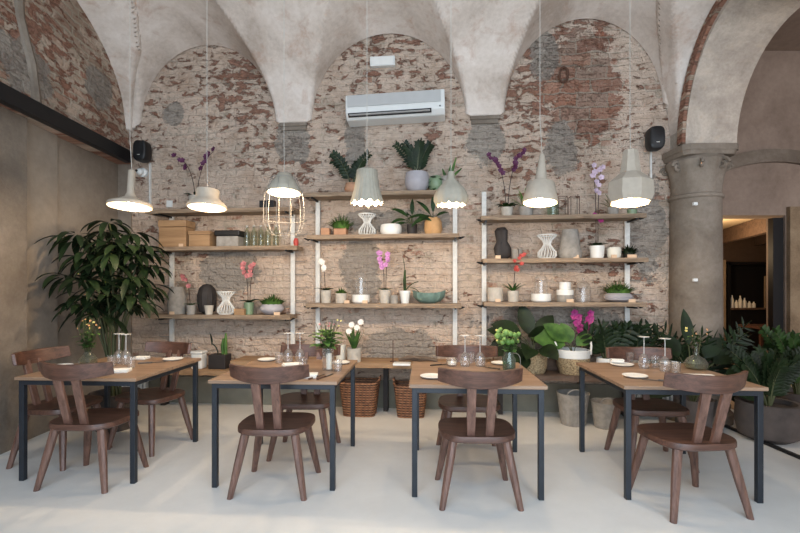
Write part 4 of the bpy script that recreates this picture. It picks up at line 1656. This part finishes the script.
for i, (px, sd, lb, off) in enumerate(((606, 72, 'fern like plant with dark fronds in a white pot right of the magenta orchid', .30), (636, 73, 'dark fronded plant at the right end of the dark bench plank', .24))):
    P, s_ = on('c', px, off)
    zz('potted_plant', lb, P, bulge(.10, .16, .9, .7), 'ceramic' if i == 0 else 'concrete', 10, .33, WROT, sd, 'leafd', .16, .85, soilr=.08, leafW=.26, arc=.4, nl=5)

# baskets and buckets on the floor


def wicker(px, label, w_, d_, h_):
    x, y = wall_pt(px, .30)
    T = thing('wicker_basket', label, 'basket', (x, y, 0.001), WROT, 'brown wicker baskets')
    m = MB()
    rows = 15
    n = 40
    for i in range(rows + 1):
        u = i / rows
        k = .80 + .20 * u
        for j in range(n):
            a = 2 * pi * j / n
            c, s2 = cos(a), sin(a)
            x_ = w_ / 2 * abs(c) ** .45 * (1 if c > 0 else -1) * k
            y_ = d_ / 2 * abs(s2) ** .45 * (1 if s2 > 0 else -1) * k
            wob = 1 + .018 * (1 if (i + j) % 2 else -1)
            m.v.append(Vector((x_ * wob, y_ * wob, h_ * u)))
    for i in range(rows):
        for j in range(n):
            j2 = (j + 1) % n
            m.f.append([i * n + j, i * n + j2, (i + 1) * n + j2, (i + 1) * n + j])
    m.f.append(list(range(n))[::-1])
    m.build('basket_body', 'rattan', T)
    pts = []
    for j in range(36):
        a = 2 * pi * j / 36
        c, s2 = cos(a), sin(a)
        pts.append((w_ / 2 * abs(c) ** .45 * (1 if c > 0 else -1), d_ / 2 * abs(s2) ** .45 * (1 if s2 > 0 else -1), h_ + .02 * abs(c) ** 6))
    MB().tube(pts, .013, 6, True).build('rim', 'rattan', T)
    for sg in (-1, 1):
        MB().tube([(sg * w_ / 2, -.06, h_), (sg * w_ / 2 * 1.03, -.03, h_ + .06), (sg * w_ / 2 * 1.03, .03, h_ + .06), (sg * w_ / 2, .06, h_)], .010, 6).build('handle', 'rattan', T)


wicker(360, 'brown wicker basket on the floor under the bench, left of the pair', .43, .30, .36)
wicker(411, 'brown wicker basket partly behind the left leg of the green jar table', .36, .28, .34)


def bucket(px, off, label, r, h):
    x, y = wall_pt(px, off)
    T = thing('ribbed_bucket', label, 'bucket', (x, y, 0.001), WROT, 'grey ribbed buckets')
    MB().lathe([(r * .72, 0), (r * .95, h * .9), (r, h), (r * .95, h), (r * .68, .02), (0, .02)], 48, rf=lambda a, i: (1 + (.02 * cos(24 * a) if i < 2 else 0), 0)).build('bucket_body', 'concrete', T)
    MB().tube([(r * .55 * cos(pi * k / 10), -r * .82, h + .055 * sin(pi * k / 10)) for k in range(11)], .007, 6).build('handle', 'wire', T)


bucket(573, .44, 'larger grey ribbed metal bucket under the dark bench plank', .16, .32)
bucket(605, .52, 'smaller grey ribbed metal bucket right of the larger one', .135, .26)


def radiator(loc, rz, n, h, label):
    T = thing('radiator', label, 'radiator', loc, rz)
    for k in range(n):
        MB().box(((k - (n - 1) / 2) * .048, 0, h / 2 + .06), (.034, .07, h)).build('rib', 'whitepaint', T, False, .012)
    m = MB()
    for z in (.09, h + .03):
        m.tube([(-n * .024, 0, z), (n * .024, 0, z)], .016, 8)
    m.build('pipe', 'whitepaint', T)
    for sg in (-1, 1):
        MB().box((sg * n * .02, 0, .03), (.03, .05, .06)).build('foot', 'whitepaint', T, False)


x, y = wall_pt(664, .14)
radiator((x - .10, y, 0), WROT, 10, .42, 'white ribbed radiator on the wall behind the rightmost table')
x, y = wall_pt(120, .14)
radiator((x + .13, y, 0), WROT, 9, .46, 'white ribbed radiator in the corner behind the leftmost table')

# ---------- big plants
# schefflera left
x, y = -2.82, 4.45
T = thing('umbrella_plant', 'large dark hanging umbrella plant in the left corner by the grey wall', 'plant', (x, y, 0))
MB().lathe([(.16, 0), (.21, .34), (.225, .36), (.20, .36), (.18, .30)], 32).build('pot', 'planter', T)
MB().lathe([(.18, .30), (0, .32)], 20).build('soil', 'soil', T)
rr = random.Random(81)
st_, m = MB(), MB()
ends = []
heads = [(-.2, -.3, 1.22), (.05, -.3, 1.12), (-.35, 0, 1.2), (.42, -.2, 1.3), (-.05, .1, 1.3), (.15, -.35, 1.3), (-.1, -.4, 1.45), (.2, -.35, 1.72), (.45, -.1, 1.8), (-.42, -.15, 1.86), (-.10, -.05, 1.95), (.25, -.05, 1.93), (.08, -.22, 2.02), (.38, -.10, 1.72), (-.45, -.25, 1.50), (-.18, -.25, 1.72), (.12, -.30, 1.62), (.36, -.22, 1.50), (.0, -.3, 1.40),
         (-.30, -.2, 1.32), (.25, -.15, 1.32), (.42, 0, 1.40), (-.25, 0, 1.62), (.2, .1, 1.8), (.10, -.05, 1.22), (.38, -.12, 1.22), (-.05, -.12, 1.52), (.28, -.28, 1.78), (-.28, -.3, 1.9), (.15, .05, 1.45), (.45, .05, 1.60), (-.1, .1, 1.78),
         (.3, .02, 1.62), (.05, -.18, 1.84), (-.36, -.08, 1.68)]
for k, (hx, hy, hz) in enumerate(heads):
    base = Vector((rr.uniform(-.05, .05), rr.uniform(-.05, .05), .31))
    tip = Vector((hx * .72, hy * .8, hz * .98 + .02))
    if k < 9:
        st_.tube(bezier(base, (hx * .2, hy * .2, hz * .75), tip, 10), [.014 - .0008 * i for i in range(11)], 6)
    else:
        st_.tube(bezier((hx * .15, hy * .15, hz * .72), (hx * .3, hy * .3, hz * .95), tip, 8), .006, 5)
    for q in range(9):
        a = 2 * pi * q / 9 + rr.uniform(-.2, .2)
        d = Vector((cos(a), sin(a), rr.uniform(-.25, .55)))
        m.blade(tip + d * .03, d, rr.uniform(.20, .33), rr.uniform(.055, .078), 1.35, 6, .25, .5)
st_.build('stems', 'stem', T)
m.build('leaves', 'leafd', T)
# peace lily like plant at the column
T = broad('floor_plant', 'broad leaved dark plant on the floor in front of the stone column', (2.84, 4.36, 0), lambda T: pot(T, .17, .32, 'planter'), .28,
          [(100, 82, .55, .36, .13, .1), (170, 60, .42, .30, .20, .5), (195, 50, .36, .28, .20, .7), (150, 75, .45, .26, .18, .4), (10, 62, .42, .30, .16, .6), (-15, 48, .38, .28, .17, .8),
           (30, 72, .44, .28, .16, .5), (200, 35, .34, .26, .2, .9), (-25, 35, .3, .28, .17, .9), (250, 50, .35, .26, .16, .9), (290, 45, .32, .26, .16, .9), (80, 60, .35, .3, .18, .5),
           (0, 20, .28, .30, .17, .6), (180, 20, .3, .22, .17, .6)], 'leafd')
m = MB().tube(bezier((0, 0, .28), (.02, -.02, .6), (.06, -.02, .92), 8), .005, 5)
m.build('flower_stem', 'stem', T)
# zz plants in the stone planter
zz('planter_plant', 'mass of arching dark leaflets in the big round stone planter', (3.37, 4.12, 0.0),
   [(.15, 0), (.23, .05), (.255, .16), (.245, .32), (.25, .345), (.21, .345), (.20, .28)], 'planter', 30, .50, 0, 91, 'leafd', .095, .85, soilr=.20, leafW=.38, nl=12)
x, y = 3.15, 4.35
zz('floor_plant', 'feathery dark green plant between the stone column and the round planter', (3.06, 4.58, 0), [(.11, 0), (.14, .26), (.125, .26), (.12, .22)], 'planter', 20, .74, 0, 92, 'leafd', .17, .8, soilr=.12, leafW=.16, nl=9)
zz('floor_plant', 'arching bushy plant beyond the threshold at the right edge', (4.02, 4.55, 0), [(.15, 0), (.2, .34), (.18, .34), (.16, .28)], 'planter', 18, .66, 0, 93, 'leaf', .12, .6, soilr=.16, leafW=.4, nl=12)


# ================================================================ PENDANT LAMPS
def lamp_light(T, z, e):
    d = bpy.data.lights.new('bulb_light', 'POINT')
    d.energy = e
    d.color = (1.0, 0.76, 0.50)
    d.shadow_soft_size = 0.03
    o = bpy.data.objects.new('bulb_light', d)
    o.location = (0, 0, z)
    o.parent = T
    COL.objects.link(o)


def shell(prof, th=0.006):
    """outer profile top to bottom -> closed shell profile, open at the bottom"""
    inner = [(max(.004, r - th), z - (th if i == 0 else 0)) for i, (r, z) in enumerate(prof)]
    return [(0.0, prof[0][1])] + prof + inner[::-1] + [(0.0, inner[0][1])]


LY = lambda px: 3.62 / (1 + 0.069 * (px - 400) / F)


def lamp(px, rim_py, prof, mat, label, rf=None, n=40, tilt=None, bulb_z=.03, e=22.0, tr=0.0):
    Y = LY(px)
    if tilt is None and n == 40:
        tilt = Matrix.Rotation(radians(-5), 3, 'X')
    X = (px - 400) * Y / F
    z = zat(rim_py, Y)
    T = thing('pendant_lamp', label, 'lamp', (X, Y, z), 0, 'ceramic pendant lamps')
    top = prof[0][1]
    pr = shell(prof)
    np_ = len(prof)
    rf2 = None
    if rf:
        def rf2(a, i):
            j = i - 1
            if j >= np_:
                j = 2 * np_ - 1 - j
            j = max(0, min(np_ - 1, j))
            return rf(a, j, np_)
    m = MB().lathe(pr, n, (0, 0, 0), rf2, tilt)
    m.build('lamp_shade', mat, T, True, 0, 28 if n <= 8 else 50)
    tp = Vector((0, 0, top - .004)) if tilt is None else tilt @ Vector((0, 0, top - .004))
    MB().tube([tp, (0, 0, top + .25), (0, 0, 5.0 - z)], .0024, 6).build('cord', 'cord', T)
    hz = bulb_z + 0.05
    MB().lathe([(.018, hz), (.018, min(top - .008, hz + .05))], 12).build('socket', 'blacksoft', T)
    MB().ball((0, 0, bulb_z), .032, 14, 9).build('bulb', 'bulb', T)
    lamp_light(T, bulb_z - .045, e)
    return T


# scale: one photo pixel at the lamps is about 8 mm
lamp(130, 207, [(.024, .315), (.028, .31), (.030, .12), (.045, .085), (.10, .055), (.165, .028), (.172, .010), (.168, 0)], 'shade', 'pendant lamp with a long thin neck and flat wide disc shade, leftmost', bulb_z=.01)
lamp(207, 208, [(.085, .155), (.092, .15), (.090, .085), (.115, .06), (.152, .025), (.156, .008), (.152, 0)], 'shade', 'pendant lamp like a flared hat over the wooden boxes', bulb_z=.015)
T = lamp(284, 193, [(.03, .165), (.055, .16), (.075, .125), (.085, .11), (.125, .05), (.140, .02), (.138, 0)], 'shadeg', 'pendant lamp with cone shade and white wire cage hanging below it', bulb_z=.01)
m = MB()
for k in range(10):
    a = 2 * pi * k / 10 + .2
    m.tube([(cos(a) * q, sin(a) * q, z) for q, z in ((.10, .12), (.150, .0), (.162, -.12), (.160, -.24), (.135, -.31), (.10, -.34))], .0022, 5)
for q, z in ((.10, .12), (.161, -.22), (.10, -.34)):
    m.tube([(cos(2 * pi * k / 28) * q, sin(2 * pi * k / 28) * q, z) for k in range(28)], .0024, 5, True)
m.build('wire_cage', 'wire', T)
lamp(367, 203, [(.070, .27), (.082, .262), (.088, .20), (.100, .12), (.122, .04), (.134, 0)], 'shadeg', 'fluted bell pendant lamp with scalloped rim, above the white hourglass vase',
     rf=lambda a, j, n: (1 + .025 * cos(24 * a), (-.010 * cos(12 * a) if j == n - 1 else 0)), n=96, bulb_z=.03)
lamp(451, 204, [(.018, .26), (.026, .25), (.034, .20), (.065, .165), (.110, .115), (.134, .06), (.134, .025), (.118, 0)], 'shadeg', 'onion shaped pendant lamp with scalloped rim, left of the purple orchid',
     rf=lambda a, j, n: (1 + (.035 * abs(cos(6 * a)) if j > 2 else 0), (-.014 * abs(cos(6 * a)) if j == n - 1 else 0)), n=96, bulb_z=.035)
lamp(540, 203, [(.013, .40), (.020, .39), (.048, .185), (.085, .172), (.105, .16), (.135, .02), (.134, 0)], 'shade', 'pendant lamp with pointed conical neck on a drum shade', tilt=Matrix.Rotation(radians(4), 3, 'Y') @ Matrix.Rotation(radians(-5), 3, 'X'), bulb_z=.06)
lamp(630, 203, [(.048, .42), (.055, .415), (.078, .235), (.165, .155), (.172, .045), (.150, 0)], 'shade', 'large faceted octagonal bottle shaped pendant lamp, rightmost', n=8, tilt=Matrix.Rotation(radians(3), 3, 'Y') @ Matrix.Rotation(radians(-5), 3, 'X'), bulb_z=.06)


# ================================================================ WALL FITTINGS
def on_wall(px, py, off):
    x, y = wall_pt(px, off)
    return (x, y, zat(py, y))


# air conditioner
T = thing('air_conditioner', 'long white air conditioner high on the brick wall under the middle arch', 'air conditioner', on_wall(397, 125, .0), WROT)
T.rotation_euler = (0, radians(-1.5), WROT)
m = MB()
prof = [(-.005, 0), (-.17, .02), (-.22, .075), (-.225, .13), (-.21, .29), (-.005, .33)]
n = len(prof)
for x in (-.555, .555):
    for (y, z) in prof:
        m.v.append(Vector((x, y, z)))
m.f = [list(range(n)), list(range(n, 2 * n))[::-1]] + [[i, (i + 1) % n + 0, (i + 1) % n + n, i + n][::-1] for i in range(n)]
m.build('housing', 'white', T, False, .012)
MB().box((-.01, -.222, .215), (1.04, .012, .135), Matrix.Rotation(radians(-5), 3, 'X')).build('front_panel', 'acgrey', T, False, .004)
MB().box((-.06, -.207, .067), (.93, .030, .045), Matrix.Rotation(radians(40), 3, 'X')).build('air_outlet', 'blacksoft', T, False)
MB().box((-.06, -.220, .058), (.90, .034, .006), Matrix.Rotation(radians(-15), 3, 'X')).build('louvre', 'acgrey', T, False)
MB().box((.50, -.226, .10), (.014, .01, .014)).build('indicator', 'blacksoft', T, False)
# emergency light
T = thing('emergency_light', 'small white rectangular emergency light above the air conditioner', 'light fitting', on_wall(383, 68, 0), WROT)
MB().box((0, -.03, .055), (.29, .06, .11)).build('housing', 'white', T, False, .006)
MB().box((0, -.062, .055), (.25, .008, .085)).build('diffuser', 'ceramic', T, False, .003)


def speaker(px, py, label, cable_to):
    P = on_wall(px, py, 0)
    T = thing('wall_speaker', label, 'speaker', P, WROT, 'black wall speakers')
    out = []
    for k in range(28):
        a = 2 * pi * k / 28
        c, s2 = cos(a), sin(a)
        out.append((.082 * abs(c) ** .55 * (1 if c > 0 else -1), .125 * abs(s2) ** .6 * (1 if s2 > 0 else -1)))
    m = MB()
    rg = [(-.06, .80), (-.09, .98), (-.17, 1.0), (-.20, .93), (-.21, .80)]
    for y, k in rg:
        for (x, z) in out:
            m.v.append(Vector((x * k, y, z * k)))
    nn = len(out)
    for i in range(len(rg) - 1):
        for j in range(nn):
            j2 = (j + 1) % nn
            m.f.append([i * nn + j2, i * nn + j, (i + 1) * nn + j, (i + 1) * nn + j2])
    m.f += [list(range(nn)), [(len(rg) - 1) * nn + j for j in range(nn)][::-1]]
    m.build('cabinet', 'blacksoft', T)
    MB().bar((0, -.001, 0), (0, -.08, 0), .04, .05).build('wall_bracket', 'black', T, False)
    MB().box((0, -.2115, -.055), (.03, .003, .006)).build('badge', 'whitepaint', T, False)
    dz = zat(cable_to, P[1]) - P[2]
    MB().box((.012, -.012, (dz - .10) / 2), (.018, .024, abs(dz) - .10)).build('cable_duct', 'whitepaint', T, False)


speaker(150, 155, 'black rounded wall speaker at the left end of the brick wall', 208)
speaker(649, 143, 'black rounded wall speaker on the right beside the stone column', 183)
T = thing('security_camera', 'small white round security camera below the left wall speaker', 'camera', on_wall(144, 173, 0), WROT)
MB().lathe([(.055, 0), (.055, .03), (.04, .04)], 20, rot=Matrix.Rotation(radians(90), 3, 'X')).build('mount', 'white', T)
MB().ball((-.01, -.06, 0), .042, 16, 10).build('dome', 'white', T)
MB().lathe([(.016, 0), (.016, .012), (0, .012)], 12, (-.025, -.09, .005), rot=Matrix.Rotation(radians(90), 3, 'X')).build('lens', 'blacksoft', T)
T = thing('wall_socket', 'small white double socket just above the left rack top shelf', 'socket', on_wall(170, 204, 0), WROT)
MB().box((0, -.008, 0), (.075, .016, .085)).build('plate', 'white', T, False, .004)
T = thing('wall_hook', 'old dark iron ring hanging at the top of the right brick arch', 'hook', on_wall(563, 76, 0), WROT)
MB().tube([(.045 * cos(2 * pi * k / 18), -.03, .085 * sin(2 * pi * k / 18)) for k in range(18)], .012, 7, True).build('ring', 'rust', T)
MB().tube([(0, .0, .09), (0, -.04, .085)], .012, 7).build('pin', 'rust', T)
for (py, l) in ((204, 'upper small white sensor on the round stone column'), (280, 'lower small white sensor on the round stone column')):
    Y = 4.80 - .240
    o = MB().box((0, 0, 0), (.045, .03, .032)).build('sensor', 'white', smooth=False, bevel=.006)
    o.location = ((694.5 - 400) * Y / F - .0, Y - .008, zat(py, Y))
    tag(o, l, 'sensor')

# ================================================================ TABLE SETTINGS
TZ = 0.7505


def plate(tx, label, r=.075):
    o = MB().lathe([(r * .55, 0), (r * .9, .006), (r, .014), (r * .96, .016), (r * .6, .008), (0, .007)], 32).build('side_plate', 'ceramic')
    o.location = (*tx, TZ)
    return tag(o, label, 'plate', 'small white plates')


def napkin(tx, rz, label, w_=.16, d_=.10):
    m = MB()
    m.box((0, 0, .006), (w_, d_, .012)).box((.004, .006, .018), (w_ * .96, d_ * .82, .010), Matrix.Rotation(radians(3), 3, 'Z'))
    o = m.build('napkin', 'napkin', smooth=False, bevel=.003)
    o.location = (*tx, TZ)
    o.rotation_euler = (0, 0, rz)
    return tag(o, label, 'napkin', 'folded white napkins')


def at_table(px, py):
    Y = F * (EYE - TZ) / (py - HOR)
    return ((px - 400) * Y / F, Y)


def make_glass():
    T = thing('wine_glass', '', 'wine glass', (0, 0, 0))
    MB().lathe([(.036, 0), (.043, .035), (.041, .07), (.022, .105), (.005, .115), (.004, .115), (.020, .102), (.039, .068), (.041, .035), (.034, 0)], 24).build('bowl', 'glass', T)
    MB().lathe([(.0045, .114), (.0035, .13), (.0035, .23), (.006, .243)], 8).build('stem', 'glassw', T)
    MB().lathe([(.006, .242), (.040, .246), (.040, .250), (0, .251)], 24).build('foot', 'glassw', T)
    return T


def make_tumbler():
    return MB().lathe([(.028, 0), (.034, .085), (.031, .085), (.026, .008), (0, .007)], 24).build('tumbler', 'glass')


g0 = make_glass()
t0 = make_tumbler()
gn = [0, 0]


def wine(p, label):
    T = g0 if gn[0] == 0 else copy_tree(g0)
    gn[0] += 1
    return place(T, (*p, TZ), 0, label, 'upside down wine glasses')


def tumbler(p, label):
    if gn[1] == 0:
        o = t0
    else:
        o = t0.copy()
        COL.objects.link(o)
    gn[1] += 1
    o.location = (*p, TZ)
    return tag(o, label, 'glass', 'short tumblers')


def knife(p, rz, label, mat='cutlery', name='knife'):
    T = thing(name, label, 'cutlery', (*p, TZ), rz, 'cutlery on the tables')
    MB().box((0, .055, .004), (.016, .10, .003)).build('blade', 'cutlery', T, False, .001)
    MB().box((0, -.05, .006), (.015, .11, .010)).build('handle', mat, T, False, .003)
    return T


def glassvase(p, label, prof, gm_, cat='vase', name='glass_vase', water=True):
    T = thing(name, label, cat, (*p, TZ))
    MB().lathe(prof, 32).build('glass', gm_, T)
    return T


def bouquet(T, h0, h1, w_, buds, bmat, leaves, lmat, seed, lw=.035, ll=.09, berries=0):
    rr = random.Random(seed)
    st_, m = MB(), MB()
    for k in range(max(4, leaves // 3)):
        a = rr.uniform(0, 6.28)
        q = rr.uniform(.2, 1) * w_
        tip = Vector((cos(a) * q, sin(a) * q * .7, rr.uniform(h0 + (h1 - h0) * .5, h1)))
        pts = bezier((rr.uniform(-.01, .01), rr.uniform(-.01, .01), .015), (cos(a) * q * .2, sin(a) * q * .2, h0), tip, 8)
        st_.tube(pts, .0022, 5)
        for z in range(3):
            p = pts[4 + z]
            b = rr.uniform(0, 6.28)
            m.blade(p, (cos(b), sin(b), rr.uniform(.1, .8)), ll * rr.uniform(.7, 1.1), lw, .6, 5, .25)
    st_.build('stems', 'stem', T)
    m.build('leaves', lmat, T)
    if berries:
        m = MB()
        for k in range(berries):
            a, q = rr.uniform(0, 6.28), sqrt(rr.random()) * w_
            m.ball((cos(a) * q, sin(a) * q * .7, rr.uniform(h0 + (h1 - h0) * .3, h1)), rr.uniform(.016, .026), 8, 6)
        m.build('seed_heads', 'leafb', T)
    for k in range(buds):
        a = rr.uniform(0, 6.28)
        q = sqrt(rr.random()) * w_
        flower(T, (cos(a) * q, sin(a) * q * .7, rr.uniform(h0 + (h1 - h0) * .4, h1)), (cos(a) * .4, -1, .6), rr.uniform(.007, .011), bmat if k % 3 else 'yellowp', 5)


# table by the left wall
plate(at_table(63, 366.5), 'small white plate on the leftmost table beside the side chair', .07)
napkin(at_table(119, 372), radians(12), 'folded white napkin at the front right corner of the leftmost table', .15, .10)
napkin(at_table(141, 359), radians(-5), 'folded white napkin at the far side of the leftmost table', .12, .09)
plate(at_table(173, 360), 'small white plate at the far right of the leftmost table', .085)
wine(at_table(119, 363), 'left one of two upside down wine glasses on the leftmost table')
wine(at_table(126, 364), 'right one of two upside down wine glasses on the leftmost table')
tumbler(at_table(112, 366), 'tumbler next to the wine glasses on the leftmost table')
tumbler(at_table(131, 368), 'tumbler between wine glass and napkin on the leftmost table')
knife(at_table(152, 363), radians(-60), 'dark knife lying on the far right of the leftmost table')
T = glassvase(at_table(88, 366), 'squat glass vase of small yellow and orange flowers on the leftmost table', [(.055, 0), (.066, .01), (.068, .06), (.05, .085), (.022, .10), (.024, .12), (.020, .12), (.046, .082), (.062, .055), (.058, .01), (0, .008)], 'glassd')
bouquet(T, .15, .40, .095, 16, 'orangep', 90, 'leafm', 101, .026, .06)
# table with candle glass
plate(at_table(247, 372), 'small white plate behind the chair rail on the candle glass table', .085)
plate(at_table(267, 360.5), 'small white plate at the far left of the candle glass table', .08)
plate(at_table(341, 363.5), 'small white plate at the far right of the candle glass table', .075)
napkin(at_table(292, 366), radians(25), 'crumpled white napkin under the glasses of the candle glass table', .15, .10)
napkin(at_table(310, 377), radians(3), 'white napkin by the two knives at the front of the candle glass table', .10, .12)
knife(at_table(317, 377), radians(-22), 'left dark handled knife at the front of the candle glass table', 'walnut')
knife(at_table(325, 377), radians(-22), 'right dark handled knife at the front of the candle glass table', 'walnut')
knife(at_table(277, 369), radians(-70), 'dark knife lying left of the glasses on the candle glass table')
wine(at_table(288, 362), 'left one of two upside down wine glasses on the candle glass table')
wine(at_table(300, 362), 'right one of two upside down wine glasses on the candle glass table')
tumbler(at_table(303, 370), 'tumbler in front of the wine glasses on the candle glass table')
tumbler(at_table(279, 363), 'tumbler left of the wine glasses on the candle glass table')
T = glassvase(at_table(328, 370), 'tall straight glass with green leaves and a white candle', [(.042, 0), (.044, .005), (.044, .17), (.041, .17), (.040, .01), (0, .008)], 'glass')
MB().lathe([(.022, .01), (.022, .13), (0, .132)], 16, (.008, 0, 0)).build('candle', 'candle', T)
bouquet(T, .18, .40, .12, 8, 'pink', 60, 'leafb', 103, .055, .12)
tumbler(at_table(338, 371), 'tumbler right of the tall glass of green leaves')
# green jar table
plate(at_table(432, 377.5), 'small white plate at the left edge of the green jar table', .085)
plate(at_table(500, 364), 'small white plate behind the green jar', .075)
napkin(at_table(491, 376.5), radians(0), 'white napkin behind the chair rail on the green jar table', .12, .09)
wine(at_table(465, 366), 'left one of two upside down wine glasses on the green jar table')
wine(at_table(480, 366), 'right one of two upside down wine glasses on the green jar table')
T = glassvase(at_table(452, 366), 'small round glass tealight holder with cream wax on the green jar table', [(.035, 0), (.048, .02), (.046, .055), (.036, .068), (.033, .066), (.044, .03), (0, .01)], 'glass', 'candle holder', 'tealight_holder')
MB().lathe([(.032, .012), (.036, .034), (0, .036)], 16).build('wax', 'candle', T)
knife(at_table(441, 365), radians(-60), 'dark knife lying left of the tealight on the green jar table')
knife(at_table(489, 368), radians(40), 'dark knife lying between the wine glasses and the green jar')
tumbler(at_table(471, 363), 'tumbler between the wine glasses on the green jar table')
T = glassvase(at_table(509, 370), 'green glass jar with wire handle holding pale green flowers', [(.045, 0), (.050, .01), (.050, .09), (.036, .115), (.036, .14), (.033, .14), (.033, .115), (.046, .088), (.046, .012), (0, .01)], 'glassg', 'jar', 'flower_jar')
MB().lathe([(.044, .012), (.044, .06), (0, .06)], 24).build('water', glass('green water', (.5, .66, .5, 1), .8), T)
MB().tube(bezier((.036, 0, .13), (.10, -.02, .14), (.075, -.03, .02), 8), .0025, 5).build('handle', 'wire', T)
bouquet(T, .15, .31, .10, 12, 'yellowp', 75, 'leafb', 105, .045, .05, 26)
# rightmost table
plate(at_table(635, 377), 'small white plate at the front left of the rightmost table', .085)
plate(at_table(622, 365.5), 'small white plate under a napkin on the rightmost table', .09)
o = napkin(at_table(617, 364), radians(-15), 'white napkin resting on the plate at the left of the rightmost table', .10, .07)
o.location.z += .017
plate(at_table(668, 363.5), 'small white plate beside the wine glass on the rightmost table', .075)
napkin(at_table(696, 378), radians(-12), 'long white napkin just behind the near chair rail of the rightmost table', .24, .09)
wine(at_table(644, 368), 'left one of two upside down wine glasses on the rightmost table')
wine(at_table(665, 371), 'right one of two upside down wine glasses on the rightmost table')
tumbler(at_table(630, 362), 'tumbler left of the wine glasses on the rightmost table')
tumbler(at_table(676, 373), 'tumbler right of the wine glasses on the rightmost table')
tumbler(at_table(655, 367), 'tumbler between the wine glasses on the rightmost table')
knife(at_table(659, 381), radians(65), 'dark knife beside the front plate of the rightmost table')
T = glassvase(at_table(696, 369), 'bulb shaped olive glass vase with thin neck and sprig on the rightmost table', [(.05, 0), (.078, .015), (.084, .05), (.06, .085), (.018, .11), (.013, .17), (.018, .20), (.015, .20), (.010, .17), (.015, .11), (.056, .082), (.078, .05), (.07, .015), (0, .01)], 'glassd')
bouquet(T, .20, .32, .08, 6, 'orangep', 15, 'leafm', 107, .035, .06)
